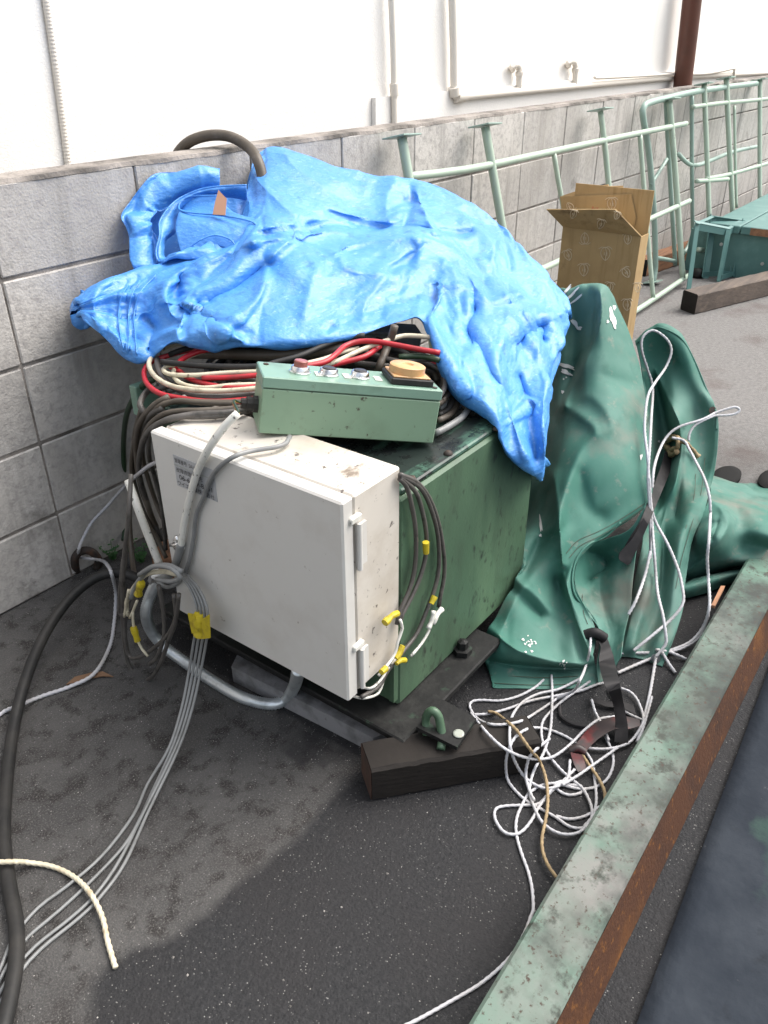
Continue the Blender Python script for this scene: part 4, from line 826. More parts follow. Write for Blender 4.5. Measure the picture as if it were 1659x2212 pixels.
def ons(a,pts,off=.014,tail=()):
    sp_=spline([V((*a(p[0],p[1]),0)) for p in pts],6); ds=[];last=None
    for q in sp_:
        d=ray(q.x,q.y); L_=d.length; h=bvh.ray_cast(CP,d/L_); v=(h[0]-CP).dot(FW) if h[0] is not None else None
        ds.append(v)
    fv=next((v for v in ds if v),2.1)
    for i,v in enumerate(ds):
        if v is None: ds[i]=fv
        else: fv=v
    n=len(ds); mn=[min(ds[max(0,i-9):i+10]) for i in range(n)]
    for _ in range(14): mn=[mn[0]]+[(mn[i-1]+mn[i]+mn[i+1])/3 for i in range(1,n-1)]+[mn[-1]]
    return [P(q.x,q.y,min(m_,d_)-off) for q,m_,d_ in zip(sp_,mn,ds)]
# stitches and hem
sth=MB()
for l in ([(1440,138),(1330,210),(1220,270),(1130,310),(1075,370)],[(1440,158),(1330,232),(1225,292),(1140,335),(1090,390)]): sth.tube(on(a6,l,.002),.0007,5,.01)
for l in ([(720,938),(860,945),(1000,950),(1130,942)],[(738,975),(860,982),(1000,984),(1150,975)],[(1150,560),(1155,640),(1175,700)]): sth.tube(on(a6,l,.002),.0007,5,.01)
for l in ([(1345,1000),(1325,1180),(1280,1330),(1230,1500),(1200,1650)],[(1300,1080),(1290,1200),(1250,1350)]): sth.tube(on(a7,l,.002),.0007,5,.01)
sth.build('stitching',m_thread,gt)
hm=MB(); hm.tube(on(a6,[(1330,225),(1260,290),(1180,328),(1130,385),(1108,450),(1105,520),(1125,580),(1180,640),(1215,690),(1220,730)],.004),.0028,8,.006)
hm.build('hem_edge',m_gtarp,gt,True); hm=MB(); hm.tube(on(a7,[(1012,430),(1040,390),(1090,358),(1130,354),(1222,402),(1285,500),(1350,652),(1400,770),(1403,860)],.002),.0025,8,.006)
hm.build('hem_edge',m_gtarp,gt,True)
# paint splashes
spm=MB(); random.seed(5)
def blob(a,x,y,rx,ry,rot=0,n=22):
    pts=[]
    for i in range(n):
        t=2*math.pi*i/n; rr=1+.22*math.sin(3*t+x)+.12*math.sin(5*t+y); u=rx*rr*math.cos(t); v=ry*rr*math.sin(t); pts.append((x+u*math.cos(rot)-v*math.sin(rot),y+u*math.sin(rot)+v*math.cos(rot)))
    if max(rx,ry)<7 and a is a6: spm_=spm
    else: spm_=MB()
    off_=.0035; c=on(a,[(x,y)],off_)[0]; r_=on(a,pts,off_); r1_=on(a,[(x+(p[0]-x)*.5,y+(p[1]-y)*.5) for p in pts],off_); b0=len(spm_.v); spm_.v+=[c]+r1_+r_; spm_.f+=[(b0,b0+1+i,b0+1+(i+1)%n) for i in range(n)]+[(b0+1+i,b0+1+n+i,b0+1+n+(i+1)%n,b0+1+(i+1)%n) for i in range(n)]
    if spm_ is not spm: spm_.build('paint_splash',m_splash,gt)
for (x,y,rx,ry,rt) in((700,335,10,32,-.6),(668,300,6,7,0),(720,355,13,9,0),(885,295,12,44,-.3),(895,335,9,22,-.2),(862,322,6,8,0),(895,252,8,12,0),(680,190,6,55,.8),(700,215,5,50,.9),(650,175,6,50,.7),(640,540,24,9,.3),(665,545,36,8,.4),(655,575,30,10,.5),(637,672,7,8,0),(642,608,4,4,0),(655,600,4,4,0),(1028,995,6,14,.2),(528,1330,6,40,-.1),(527,1386,6,7,0),(1117,918,5,6,0)):
    blob(a7,x,y,rx,ry,rt)
for i in range(14): blob(a6,900+random.gauss(0,22),790+random.gauss(0,16),random.uniform(2,8),random.uniform(2,5),.5)
for i in range(8): blob(a6,1060+random.gauss(0,8),888+random.gauss(0,8),random.uniform(2,6),random.uniform(2,8),.5)
so=spm.build('paint_splatter',m_splash,gt); so['kind']='stuff'
gq=on(a7,[(1383,765)],.004)[0]; MB().lathe([(.006,0),(.011,0),(.011,.002),(.006,.002)],Matrix.Translation(gq)@(-FW).to_track_quat('Z','Y').to_matrix().to_4x4(),16).build('grommet',m_rustpipe,gt)
gq=on(a6,[(1492,860)],.004)[0]; MB().lathe([(.006,0),(.011,0),(.011,.002),(.006,.002)],Matrix.Translation(gq)@(-FW).to_track_quat('Z','Y').to_matrix().to_4x4(),16).build('grommet',m_steel,gt)
# straps
def ribbon(mb,Lp,Rp,th=.0025,step=.008):
    l=spline(Lp,step); r_=spline(Rp,step); n=max(len(l),len(r_)); g=lambda s,t:s[min(len(s)-1,int(t*(len(s)-1)+.5))]
    vs=[];
    for i in range(n):
        a,b_=g(l,i/(n-1)),g(r_,i/(n-1)); nn=FW*th
        vs+=[a,b_,b_+nn,a+nn]
    mb.add(vs,[(4*i+j,4*i+(j+1)%4,4*i+4+(j+1)%4,4*i+4+j) for i in range(n-1) for j in range(4)]+[(0,1,2,3),tuple(4*(n-1)+j for j in range(4))])
def ons2(pL,pR,off):
    l=[P(*a7(*q),2) for q in pL]; m=ons(a7,[((p[0]+q[0])/2,(p[1]+q[1])/2) for p,q in zip(pL,pR)],off); n=len(m)
    def side_(pp):
        sp_=spline([V((*a7(*q),0)) for q in pp],6); return [P(q.x,q.y,(m[min(n-1,int(i/(len(sp_)-1)*(n-1)))]-CP).dot(FW)) for i,q in enumerate(sp_)]
    return side_(pL),side_(pR)
s_=MB(); ribbon(s_,*ons2([(1150,965),(1120,1060),(1075,1180),(1030,1300),(970,1400),(925,1480)],[(1205,1000),(1160,1100),(1105,1230),(1060,1340),(1010,1450),(980,1530)],.012))
ribbon(s_,*ons2([(1040,1300),(985,1400),(920,1475),(922,1510),(945,1525)],[(1062,1330),(1020,1430),(985,1500),(975,1525),(960,1535)],.024))
tag(s_.build('rubber_strap',m_strap,None,True,ang=40),'black rubber strap knotted to the rope and hanging over the green cover','strap')
s_=MB(); 
ribbon(s_,on(a6,[(1172,745),(1200,760),(1235,800),(1228,870)],.02)+Q(a6,[(1250,970,.12),(1290,1060,.075),(1305,1150,.04),(1300,1250,.012)]),on(a6,[(1205,728),(1255,745),(1290,830),(1300,870)],.02)+Q(a6,[(1325,980,.12),(1345,1080,.075),(1362,1170,.04),(1365,1255,.012)]))
s_.tube(Q(a6,[(1165,750,1.855),(1210,740,1.845),(1255,765,1.85)]),.012,10,.005)
tag(s_.build('rubber_strap',m_strap,None,True,ang=40),'black strap tied at the green cover hem, trailing onto the rope pile','strap')
s_=MB(); ribbon(s_,Q(a6,[(1120,1260,.02),(1190,1180,.025),(1270,1140,.03),(1340,1130,.03),(1420,1145,.02)]),Q(a6,[(1160,1300,.02),(1220,1240,.025),(1300,1190,.03),(1360,1190,.03),(1420,1175,.02)]))
s_.tube(Q(a6,[(1095,1290,.014),(1130,1278,.02),(1162,1298,.014)]),.0085,10,.005); ribbon(s_,Q(a6,[(1095,1300,.02),(1110,1350,.01),(1130,1390,.006)]),Q(a6,[(1150,1310,.02),(1165,1350,.01),(1175,1375,.006)]))
tag(s_.build('rubber_strap',m_strapr,None,True,ang=40),'worn strap with a reddish face lying knotted in the middle of the rope pile','strap')
s_=MB(); s_.tube(Q(a6,[(1045,1080),(1050,1130),(1100,1165),(1170,1180)],.006),.004,8,.008); ribbon(s_,Q(a6,[(1190,1030),(1260,1060),(1330,1060),(1390,1080)],.012),Q(a6,[(1200,1060),(1270,1085),(1330,1090),(1400,1120)],.012))
tag(s_.build('rubber_strap',m_strap,None,True,ang=40),'black strap flat on the asphalt behind the hanging strap end','strap')
# ---------------------------------------------------------------- ropes
def rope(name,paths,r,mt,label,pitch=.012,lift=None):
    q=MB()
    for p in paths: q.tube(p,r*1.12,9,.0022,strand=3,pitch=pitch*3,amp=.2)
    return tag(q.build(name,mt,None,True),label,'rope')
lay_bvh=[]
for nm in ('timber_body','lug_plate','base_plate','lifting_ring'):
    for o in list(C.objects):
        if o.name.split('.')[0]==nm and o.type=='MESH':
            of=parent_loc(o.parent); lay_bvh.append(BVHTree.FromPolygons([tuple(v.co+of) for v in o.data.vertices],[tuple(p.vertices) for p in o.data.polygons]))
def lay(pts2,z):
    sp_=spline([V((x,y,0)) for x,y in pts2],5); o=[]
    for q in sp_:
        d=ray(q.x,q.y); L_=d.length; g0=P(q.x,q.y,z); b_=(g0-CP).length
        for bv in lay_bvh:
            h=bv.ray_cast(CP,d/L_)
            if h[0] is not None and h[3]-z<b_: b_=h[3]-z*1.2-.002
        o.append(b_)
    for _ in range(3): o=[o[0]]+[(o[i-1]+o[i]+o[i+1])/3 for i in range(1,len(o)-1)]+[o[-1]]
    return [CP+ray(q.x,q.y).normalized()*b_ for q,b_ in zip(sp_,o)]
def gq_(pts,z=.004): # on ground but over the timber
    o=[]
    for x,y,*k in pts:
        X_,Y_=a17(x,y); kk=k[0] if k else z
        if not k and y<680+ (x-0)*-.08 and x<930: kk=.09
        o.append(P(X_,Y_,kk))
    return o
T=[[(1250,0,1.84),(1215,110,1.83),(1150,220,1.82),(1050,300,.06),(930,380,.09),(830,440,.095),(740,465,.095),(640,470,.093),(560,450),(505,400),(482,350),(500,320),(560,312),(680,315,.03),(800,285,.01),(900,232,.006),(960,180)],
 [(510,405),(600,400),(720,370,.05),(880,315,.012),(1060,280),(1200,250),(1290,215),(1345,200)],
 [(1200,170),(1060,240),(930,270),(830,320,.03),(770,390,.09),(745,460,.092),(740,560,.092),(750,640,.06),(790,740,.01),(850,820),(930,870),(1010,880),(1080,850),(1120,800),(1130,700)],
 [(490,395),(540,460),(610,540),(700,620,.09),(800,670,.06),(900,692,.02),(1000,685,.01),(1080,640),(1150,580),(1230,500,.03),(1320,435,.035),(1418,418,.035)],
 [(1170,590),(1100,545),(1000,505),(900,490,.02),(830,510,.06),(770,560,.095),(730,640,.06),(715,730,.012),(730,830),(790,910),(860,970),(950,1020),(1040,1070),(1120,1125),(1190,1140),(1240,1120),(1285,1040),(1300,950),(1290,830),(1275,720),(1235,650)],
 [(1260,190),(1160,260),(1090,310),(1000,390),(955,450),(945,520),(960,600),(1010,690),(1080,770),(1150,830),(1210,880),(1250,950),(1270,1010),(1270,1070),(1220,1130)],
 [(1010,150),(1015,250),(1012,400),(1000,520),(960,650),(900,760),(870,870),(880,950),(920,1050),(960,1110),(1030,1160),(1110,1180),(1190,1165),(1250,1110)],
 [(1000,560),(900,640,.012),(860,700,.01),(845,800),(870,900),(900,960)],
 [(640,1050),(655,1012),(720,995),(850,990),(930,980),(990,920),(1060,865),(1150,860),(1210,880),(1200,910),(1130,925),(1070,905),(1030,860),(1060,840),(1130,830)],
 [(640,1050),(655,1100),(700,1160),(760,1180),(820,1160),(880,1090),(930,1000),(960,960),(1010,890),(1090,830),(1160,760)],
 [(1235,620),(1340,628),(1440,615),(1520,580),(1580,500),(1605,430),(1570,320),(1520,260),(1460,235)],
 [(1440,615),(1380,660),(1280,730),(1180,800),(1080,860)],
 [(1360,550),(1400,640),(1410,720),(1385,800),(1340,850),(1270,880),(1190,885),(1080,860),(1010,850),(930,870),(860,920),(820,990),(790,1060),(780,1130),(790,1210),(820,1310),(860,1420),(885,1530),(893,1660)],
 [(1380,230),(1410,300),(1470,370),(1530,410),(1600,440)],[(1659,290),(1630,400),(1600,500),(1565,580)],[(1270,310),(1290,380),(1320,440),(1360,520),(1380,570)],
 [(1040,1060),(1120,1080),(1200,1070),(1270,1040),(1320,1000)]]
paths=[]
for i,t in enumerate(T):
    zz=.004+.003*(i%4); lead=[]; pp=[a17(x,y) for x,y,*k in t]
    if i==0: lead=on(a6,[(1190,755),(1185,820),(1165,900)],.015)+Q(a6,[(1140,960,.10),(1110,1010,.04)]); pp=pp[3:]
    if i==12: pp+=[a8(*q) for q in [(590,1740),(560,1820),(500,1920),(380,2030),(230,2120),(60,2212),(-90,2270)]]
    p=lead+lay(pp,zz)
    paths.append(p)
rope('rope',paths,.0024,m_rope,'thin white twisted rope lying in a tangled pile at the foot of the green cover')
rope('rope',[lay([a17(*q) for q in [(600,385),(650,395),(710,440),(780,500),(830,570),(880,640),(930,700),(970,800),(985,900),(985,1000),(970,1100),(950,1200),(955,1290),(990,1380),(1045,1458)]],.013),lay([a17(*q) for q in [(1210,665),(1260,740),(1310,810),(1350,890),(1358,960)]],.012)],.0026,m_ropeb,'dirty brown twisted rope running through the white rope pile')
up=[ons(a7,[(1075,1500),(1072,1300),(1062,1100),(1070,950),(1078,800),(1085,650),(1060,560),(1032,470),(1034,405),(1070,370),(1106,372),(1158,414),(1178,470),(1150,550),(1095,630),(1060,700),(1045,850),(1060,1000),(1070,1150),(1080,1250),(1100,1320),(1160,1430),(1210,1550),(1232,1640),(1236,1720),(1190,1790),(1100,1870),(990,1960)]),
 ons(a7,[(1068,1100),(1080,1300),(1095,1500),(1110,1671),(1135,1780),(1150,1880),(1148,1930),(1100,1990)],.017),
 ons(a7,[(1265,915),(1268,880),(1300,835),(1380,795),(1399,790)])+on(a7,[(1480,785),(1517,765),(1490,748)],.015,2.33)+ons(a7,[(1400,775),(1330,810),(1220,845),(1160,890),(1120,960),(1092,1050),(1082,1150)]),
 ons(a7,[(1180,900),(1240,915),(1268,960),(1300,1020),(1345,1110),(1368,1200),(1372,1280)],.02)+Q(a7,[(1366,1400,.22),(1357,1500,.18),(1362,1600,.13)])+Q(a8,[(1362,400,.10),(1335,490,.05),(1280,555,.02),(1200,590,.012),(1130,602,.012),(960,605,.012)]),
 Q(a8,[(1358,440,.08),(1320,530,.03),(1250,580,.012),(1170,605,.012),(1080,640,.01),(965,690,.008)]),
 ons(a6,[(1365,655),(1400,590),(1440,480),(1468,360)]),
 Q(a8,[(1130,620,.02),(1118,700,.006),(1100,800,.005),(1075,900,.005),(1050,990,.005)]),Q(a8,[(1130,590,.03),(1190,600,.02),(1260,630,.006)]),Q(a8,[(1150,590,.03),(1180,640,.012),(1215,690,.006)])]
rope('rope',up,.0030,m_rope,'white rope looped over the green cover and hanging down its front')
kn=MB(); 
for l in ([(1150,930),(1170,895),(1210,905),(1205,950),(1165,960),(1150,925),(1190,900)],[(1200,905),(1250,925),(1285,960),(1312,995)],[(1160,950),(1180,985),(1205,970)]): kn.tube(on(a7,l,.03),.0062,9,.003,strand=3,pitch=.03,wob=.6)
tag(kn.build('rope_knot',m_ropeb,None,True),'frayed grey rope knot holding the strap on the green cover','rope')
# left ropes
rope('rope',[Q(a5,[(740,-60,('x',.0)),(690,-35,('x',.02)),(640,5,('x',.04)),(600,40,('y',-.10)),(570,70,('y',-.08)),(500,150,('y',-.05)),(430,225,('y',-.03)),(388,300,('y',-.03)),(368,350,.10),(372,385,.05),(420,395,.06),(478,405,.05),(505,430,.13),(522,470,.14),(540,560,.05),(532,700,.006),(510,810,.005),(440,930,.014),(330,990,.006),(200,1035,.005),(90,1078,.02),(20,1108,.006),(-30,1150,.005)])],.0036,m_rope,'single white rope running through the rusty hook and out to the left edge')
rope('rope',[Q(a9,[(-40,470,.034),(0,468,.034),(60,466,.034),(120,470,.012),(220,487,.006),(310,530,.008),(380,600,.016),(430,700,.012),(452,800,.006),(485,912,.005)])],.0036,m_rope2,'cream rope end with a reddish edge curling over the grey cables at the lower left')
hk=MB(); hk.tube(Q(a11,[(612,1730,.0),(600,1680,.03),(600,1620,.06),(630,1575,.075),(690,1558,.08),(740,1575,.07),(775,1610,.05),(790,1650,.02),(770,1700,.0)]),.011,12,.005)
tag(hk.build('rusty_hook',m_rustpipe,None,True),'bent rusty pipe hook sticking out of the ground at the foot of the block wall','hook')
# ---------------------------------------------------------------- steel beam and plate
bl=[P(*a8(x_,y_),.1) for x_,y_ in((315,2212),(590,1740),(880,1290),(1120,860),(1320,520),(1616,20))]
A1=P(1010,2212,.1);B1=P(1659,1130,.1);A2=P(1200,2212,.1);A3=P(1272,2212,0)
d1=(B1-A1).normalized(); A1-=d1*.9; B1+=d1*1.6
n_=V((-d1.y,d1.x,0)).normalized(); wdt=abs((A2-A1).dot(n_)); wd3=abs((V((A3.x,A3.y,.1))-A1).dot(n_))
e=empty('steel_channel',(A1+B1)/2,'long steel channel, worn pale green on top and rusty on its side','steel beam')
q=MB(); n=220; prof=[(-.0005,0),(0,.094),(.006,.1),(wdt-.004,.1),(wdt,.096)]
vs=[]
for i in range(n+1):
    c=A1+(B1-A1)*i/n; c.z=0
    for s_,z_ in prof: vs.append(c-n_*s_+V((0,0,z_+.0006*noise.noise(V((i*.2,s_*30,0))))))
q.add(vs,[(5*i+j,5*i+j+1,5*i+6+j,5*i+5+j) for i in range(n) for j in range(4)])
q.build('web',m_beam,e,True,ang=35)
q=MB(); vs=[]
for i in range(n+1):
    c=A1+(B1-A1)*i/n; c.z=0
    for s_,z_ in((wdt+.0005,.0965),(wdt+.003,.090),(wd3,.004),(wd3-.003,0)): vs.append(c-n_*(s_+.0008*noise.noise(V((i*.4,z_*30,3))))+V((0,0,z_)))
q.add(vs,[(4*i+j,4*i+j+1,4*i+5+j,4*i+4+j) for i in range(n) for j in range(3)]); q.build('flange',m_rust,e,True,ang=35)
bk=Q(a16,[(740,1600),(680,1600),(545,1870),(600,1880)],.09); MB().prism(bk,(0,0,.008)).build('rusty_bracket',m_timb3,e)
pe=[P(1375,2212,.012),P(1659,1450,.012)]; dp=(pe[1]-pe[0]).normalized(); pa=pe[0]-dp*1.2; pb=pe[1]+dp*2.2
q=MB(); nn_=V((dp.y,-dp.x,0)); n1,n2=180,40; vs=[]
for i in range(n1+1):
    for j in range(n2+1):
        c=pa+(pb-pa)*i/n1+nn_*(1.2*j/n2); c.z=.012+.003*noise.noise(c*4)+.001*noise.noise(c*20); vs.append(c)
q.add(vs,[(i*(n2+1)+j,(i+1)*(n2+1)+j,(i+1)*(n2+1)+j+1,i*(n2+1)+j+1) for i in range(n1) for j in range(n2)])
sl=q.build('steel_plate',m_slab,None,True); md=sl.modifiers.new('thickness','SOLIDIFY'); md.thickness=.009; md.offset=-1
tag(sl,'wide dark blue-black steel plate flat on the ground at the lower right','steel plate')
# ---------------------------------------------------------------- scaffold frames
def plane(yb,yt,zt=.98): return ('n',(0,yb,0),V((0,-zt,(yt-yb))).normalized())
def toz(a,b,z): # extend from a through b to height z
    d=b-a; return a+d*((z-a.z)/d.z)
def frame(pl,tubes,feet,mt,label,a=ad):
    base=P(*a(*tubes[0][1][0]),pl); e=empty('scaffold_frame',(base.x,pl[1][1],0),label,'scaffold frame','pale green scaffold frames leaning on the block wall')
    for nm,pts,r_,ext in tubes:
        p=Q(a,pts,pl)
        if ext: p=p+[toz(p[-2],p[-1],.03)]
        MB().tube(p,r_*.76,14,.03).build(nm,mt,e,True)
    for (x,y) in feet:
        c=P(*a(x,y),pl); Mx=Matrix.Translation(c)@Matrix.Rotation(-.22,4,'X')@Matrix.Rotation(.06,4,'Y')
        MB().box((-.05,-.045,-.002),(.05,.045,.003),Mx,bev=.0008).build('foot_plate',m_scafb,e)
    return e
p1=plane(-.33,-.07)
frame(p1,[('upright',[(868,298),(883,385),(897,480)],.0215,True),('upright',[(1048,274),(1067,385),(1090,520)],.0215,True),('upright',[(1297,240),(1307,320),(1315,400)],.0175,True),('upright',[(1446,218),(1460,390),(1475,600)],.0215,False),
 ('rail',[(880,382),(965,372),(1060,356),(1297,305),(1482,267)],.0185,False),('rail',[(1100,610),(1176,579),(1373,487),(1489,434)],.0185,False),('rail',[(1250,745),(1380,667),(1487,595)],.0185,False),
 ('thin_upright',[(1196,330),(1205,385),(1214,434)],.014,True),('thin_upright',[(1382,291),(1397,480),(1411,645)],.016,False)],[(868,295),(1048,271),(1297,237),(1447,215)],m_scaf,'nearest pale green scaffold frame with four foot plates, behind the blue sheet')
p2=plane(-.16,-.05)
frame(p2,[('bent_tube',[(515,1915),(540,1800),(530,1350),(490,850),(445,560),(430,440),(450,395),(520,365),(640,335),(880,280),(1150,240),(1415,208)],.0215,False),('upright',[(632,360),(660,900),(700,1560),(712,1770)],.0175,False),
 ('brace',[(500,1080),(560,990),(640,860)],.013,False),('rail',[(545,1710),(620,1722),(705,1738)],.016,False),('rail',[(740,818),(800,880),(860,912),(960,895),(1200,800),(1410,752)],.0165,False),('upright',[(855,318),(855,900),(862,1470)],.0165,False),
 ('bent_tube',[(950,1470),(870,1500),(830,1600),(780,1680)],.0165,False)],[(515,1917)],m_scafb,'green scaffold frame with a rounded top corner, between nearest frame and wall',a10)
p3=plane(-.32,-.06)
frame(p3,[('bent_tube',[(1152,168),(1175,700),(1205,1300),(1213,1500),(1195,1600),(1130,1640),(1040,1645)],.0215,False),('upright',[(960,215),(980,700),(1005,1370)],.0195,False),('upright',[(1442,180),(1440,700),(1440,1220)],.0195,False),
 ('thin_upright',[(1222,400),(1228,800),(1240,1280)],.012,False),('rail',[(860,412),(1000,392),(1140,375),(1300,362),(1600,330)],.0165,False),('rail',[(895,1050),(1030,1042),(1165,1032)],.017,False),('rail',[(980,1030),(1200,985),(1600,870)],.0165,False),
 ('rail',[(910,1640),(960,1645)],.019,False)],[(960,212),(1150,163),(1442,176)],m_scaf,'third pale green scaffold frame, farthest right, standing behind the teal stand',a10)
# far timber
A=P(1469,672);A.z=0; tb0=P(1500,680); d=(P(1659,640)-tb0); d.z=0; A=V((tb0.x,tb0.y,0)); B=A+d*1.9; n_=(P(1469,668)-A); n_.z=0
beam('timber_block',A,B,n_,.105,'long weathered square timber on the asphalt at the right edge','timber',m_timb2,m_timber)
beam('timber_block',P(1395,598),P(1560,540),V((.0,.10,0)),.10,'reddish-brown timber end lying behind the scaffold foot against the wall','timber',m_timb3,m_black)
# teal angle stand
s4=[P(*a10(x,y)) for x,y in((812,1985),(1100,1915),(1215,1880),(950,1890))]
tops=[P(*a10(x,y),(s4[i]-CP).dot(FW)-(.10 if i in(0,1) else .0)) for i,(x,y) in enumerate(((888,1412),(1182,1468),(1303,1390),(1025,1350)))]
e=empty('angle_iron_stand',(sum((q for q in s4),V())/4),'small open stand of teal angle iron leaning in front of the far scaffold frame','stand')
def flat(p,q_,w_,side_,mt,nm):
    d=(q_-p).normalized(); s=V(side_); s=(s-d*s.dot(d)).normalized()*w_; t_=d.cross(s).normalized()*.004
    MB().add([p,p+s,q_+s,q_,p+t_,p+s+t_,q_+s+t_,q_+t_],[(0,1,2,3),(7,6,5,4),(0,4,5,1),(1,5,6,2),(2,6,7,3),(3,7,4,0)]).build(nm,mt,e)
cs=[1,-1,-1,1]
for i in range(4):
    nx_=tops[(i+1)%4]; pv=tops[i-1]
    flat(s4[i],tops[i],.035,nx_-tops[i],m_teal,'leg'); flat(s4[i],tops[i],.035,pv-tops[i],m_teal,'leg')
    flat(tops[i],nx_,.035,(0,0,-1),m_teal,'top_rail'); flat(tops[i],nx_,.02,tops[(i+2)%4]-tops[i],m_teal,'top_edge')
    if i in(1,2): flat(s4[i]+(tops[i]-s4[i])*.03,s4[(i+1)%4]+(tops[(i+1)%4]-s4[(i+1)%4])*.03,.03,(0,0,1),m_teal,'bottom_rail')
# teal bench
c0=P(*a10(1200,1745)); zt=.30; ct=P(*a10(1290,1440),zt); 
e=empty('steel_bench',(c0.x+.5,c0.y,0),'long teal steel bench of three channels at the far right edge','bench')
x0,y0=ct.x,ct.y; ym=P(*a10(1110,1350),zt).y
for i in range(4): MB().box((x0+.0,ym-.185-i*.19,zt-.045),(x0+3,ym-.005-i*.19,zt),bev=.004).build('top_channel',m_teal,e)
MB().box((x0+.03,y0-.20,0),(x0+.05,y0+.30,zt-.05)).build('end_panel',m_teal,e); MB().box((x0+.05,y0-.20,.02),(x0+2.9,y0-.19,zt-.05)).build('side_panel',m_teal,e)
MB().box((x0+.006,y0-.26,zt-.043),(x0-.001,y0-.05,zt-.003)).build('worn_end',m_timb3,e)
for dy in(0,.32): MB().lathe([(.010,0),(.010,.004),(.001,.005)],Matrix.Translation((x0+.029,y0-.15+dy*.8,.10+.08*(dy>0)))@Matrix.Rotation(R(-90),4,'Y'),12).build('bolt',m_steel,e)
# small scrap under the stand
q=MB(); c=P(*a10(900,1790)); q.box((-.06,-.04,0),(.06,.04,.07),Matrix.Translation(c)@Matrix.Rotation(.6,4,'Z')@Matrix.Rotation(.5,4,'Y'),bev=.003); q.box((-.05,-.03,0),(.05,.03,.06),Matrix.Translation(c+V((.18,-.12,0)))@Matrix.Rotation(-.4,4,'Z')@Matrix.Rotation(.7,4,'Y'),bev=.003)
tag(q.build('clamp_scrap',m_teal,None),'small teal steel clamp pieces lying under the angle iron stand','scrap metal')
q=MB(); q.tube(Q(a10,[(790,1690),(800,1760),(830,1800),(860,1760),(900,1800),(880,1860),(850,1840)],.01),.008,8,.01); q.lathe([(.03,0),(.035,.02),(.03,.05),(.005,.055)],Matrix.Translation(P(*a10(900,1880))),14)
tag(q.build('cast_fitting',m_black,None,True),'dark cast fitting and bent rod on the ground beside the nearest scaffold corner','scrap metal')
# ---------------------------------------------------------------- cardboard box
BX_=2.0; kx=('x',BX_)
cb=empty('cardboard_box',(BX_,-.5,0),'tall open brown cardboard box printed with pale peaches, standing behind the green cover','cardboard box')
def cpan(pts,th,mt,nm,k=kx,vec=None):
    p=Q(a3,pts,k); return MB().prism(p,vec or (th,0,0)).build(nm,mt,cb)
fp=Q(a3,[(832,768),(1125,775),(1148,1205)],kx); 
L0=fp[0]; R0=fp[1]; yl,yr,zt_=L0.y,R0.y-.004,(L0.z+R0.z)/2
MB().box((BX_,yr-.02,0),(BX_+.004,yl,zt_)).build('front_panel',m_card,cb)
MB().box((BX_+.075,yr-.015,0),(BX_+.079,yl,zt_+.145)).build('back_panel',m_card,cb)
MB().box((BX_+.004,yr-.02,0),(BX_+.075,yr-.0165,zt_)).build('side_panel',m_card,cb); MB().box((BX_+.004,yl-.004,0),(BX_+.075,yl,zt_)).build('side_panel',m_card,cb)
# flaps
fl=[V((BX_,yl,zt_)),V((BX_,yr-.02,zt_)),P(*a3(1045,685),('x',BX_-.11)),P(*a3(768,685),('x',BX_-.11))]
MB().prism(fl,(.003,0,.003)).build('front_flap',m_card,cb)
fr=[P(*a3(x,y),('x',BX_+.06)) for x,y in((818,632),(1105,623),(1125,720),(1110,775),(835,770))]
MB().prism([V((BX_+.068,q.y,q.z)) for q in fr],(.003,0,0)).build('rear_flap',m_card,cb)
fi=[P(*a3(x,y),('x',BX_+.10)) for x,y in((832,628),(900,605),(1015,582),(1018,590),(1076,588),(1068,640),(840,645))]
MB().prism(fi,(.004,0,0)).build('inner_flap',m_cardin,cb)
pr=MB()
def peach(a,x,y,s,rot,X):
    for pts in ([(0,-1),(.45,-.75),(.62,-.2),(.45,.35),(0,.8),(-.45,.35),(-.62,-.2),(-.45,-.75),(0,-1)],[(-.05,-.95),(.12,-.4),(.05,.2),(0,.75)],[(-.9,-.75),(-.5,-1.0),(0,-.95),(.5,-1.05),(.9,-.7)],[(-.15,-.3),(-.15,.1)],[(0.2,-.3),(.2,.2)]):
        pp=[]
        for u,v in pts:
            uu=u*math.cos(rot)-v*math.sin(rot); vv=u*math.sin(rot)+v*math.cos(rot); pp.append(P(*a(x+uu*s,y+vv*s),X))
        pr.tube(pp,.0013,5,.006)
XF=('x',BX_-.0012)
for x,y,s,rt in((922,797,26,3.14),(1005,865,30,0),(918,930,28,0),(1095,805,24,0),(1090,940,24,-.5),(855,870,24,-.3),(1092,1070,26,0),(1020,1000,24,.2),(1135,1000,22,0)): peach(a3,x,y,s,rt,XF)
pr2=pr; pr2.build('peach_print',m_print,cb); pr=MB()
for x,y,s,rt in((862,672,22,2.6),(1030,665,28,0)): peach(a3,x,y,s,rt,('x',BX_+.0665))
pr.build('peach_print',m_print,cb)
pr=MB(); fpn=('n',fl[0],(fl[1]-fl[0]).cross(fl[3]-fl[0]).normalized())
fo=fl[0]; 
for x,y,s in((875,705,20),(985,745,22),(1050,710,18)): peach(a3,x,y,s,.3,('n',fl[0]+V((-.004,0,-.0)),(fl[1]-fl[0]).cross(fl[3]-fl[0]).normalized()))
pr.build('peach_print',m_print,cb)
c=P(*a3(950,682),('x',BX_+.0655)); text('R-16',.014,c,(0,-1,0),(0,0,1),m_redp,'red_lettering',cb)
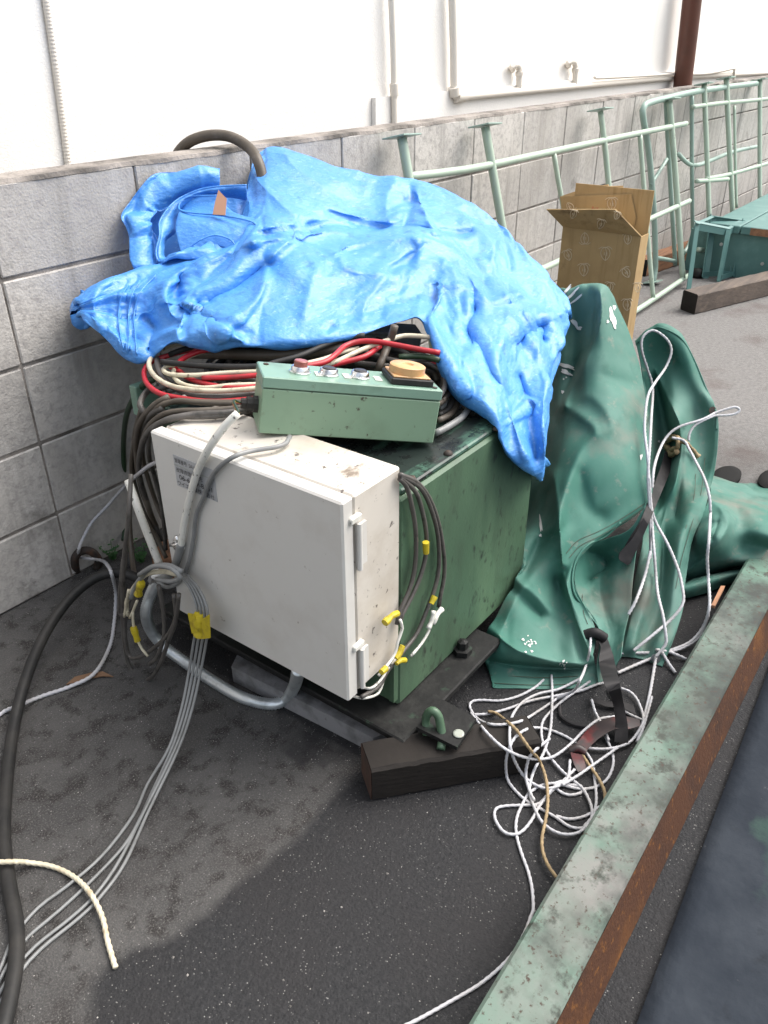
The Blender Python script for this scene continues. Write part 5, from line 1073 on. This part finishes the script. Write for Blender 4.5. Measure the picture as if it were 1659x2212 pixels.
# ---------------------------------------------------------------- dark pads, weeds, litter
for i,(x,y,lb) in enumerate(((1568,1035,'dark rubber pad beyond the green cover, left of the pair'),(1668,1042,'dark rubber pad beyond the green cover at the right frame edge'))):
    c=P(x,y,.0); q=MB(); Mx=Matrix.Translation(c)@Matrix.Diagonal((1.35,.7,.7,1)); q.lathe([(.05,0),(.06,.006),(.06,.02),(.05,.028),(.03,.03),(.001,.03)],Mx,24)
    tag(q.build('rubber_pad',m_seam,None,True,ang=40),lb,'rubber pad','rubber pads on the ground')
random.seed(9)
def weed(c,n,s,label):
    q=MB()
    for i in range(n):
        a=random.uniform(0,6.28); h=random.uniform(.4,1)*s; t=V((math.cos(a),math.sin(a),0))
        for k in range(5):
            b0=c+t*h*.25*k*.5+V((0,0,h*(.2+.18*k))); sd_=V((-t.y,t.x,0))*(s*.16)*(1 if k%2 else -1)
            q.add([b0,b0+sd_*.6+t*s*.06+V((0,0,s*.03)),b0+sd_*1.2+V((0,0,s*.02)),b0+sd_*.6-t*s*.05],[(0,1,2,3)])
        q.tube([c,c+t*h*.3+V((0,0,h*.6)),c+t*h*.6+V((0,0,h))],.0008,4,.02)
    tag(q.build('weed',m_leaf,None),label,'weed')
weed(P(*a11(905,1640)),14,.06,'small green weed growing between the rusty hook and the hanging cables')
weed(P(*a11(1130,1660)),16,.07,'low green weed in the gap behind the hanging cables')
weed(P(*a10(900,1560)),30,.10,'tuft of grass at the wall foot behind the teal stand')
q=MB(); l=Q(a5,[(310,985),(350,950),(430,930),(480,925),(530,948),(480,945),(420,955),(360,975)],.004); q.prism(l,(0,0,.003)); tag(q.build('dry_leaf',m_dry,None),'dry brown leaf under the white rope on the asphalt','leaf')
q=MB()
for (x,y) in [(735,1705),(870,1852),(300,2040),(265,2036),(700,1968),(1150,2290)]+[(random.uniform(0,1300),random.uniform(1500,2212)) for _ in range(300)]:
    c=P(x,y); s=random.uniform(.0007,.0016) if random.random()<.95 else .0028
    if c.y<-1.46: continue
    a=random.uniform(0,3); u=V((math.cos(a),math.sin(a),0))*s; v=V((-math.sin(a),math.cos(a),0))*s*random.uniform(.4,1)
    q.add([c+u,c+v,c-u,c-v,c+V((0,0,s))],[(0,1,4),(1,2,4),(2,3,4),(3,0,4)])
tag(q.build('stone_chips',m_chip,None),'pale stone chips scattered over the asphalt','gravel',kind='stuff')
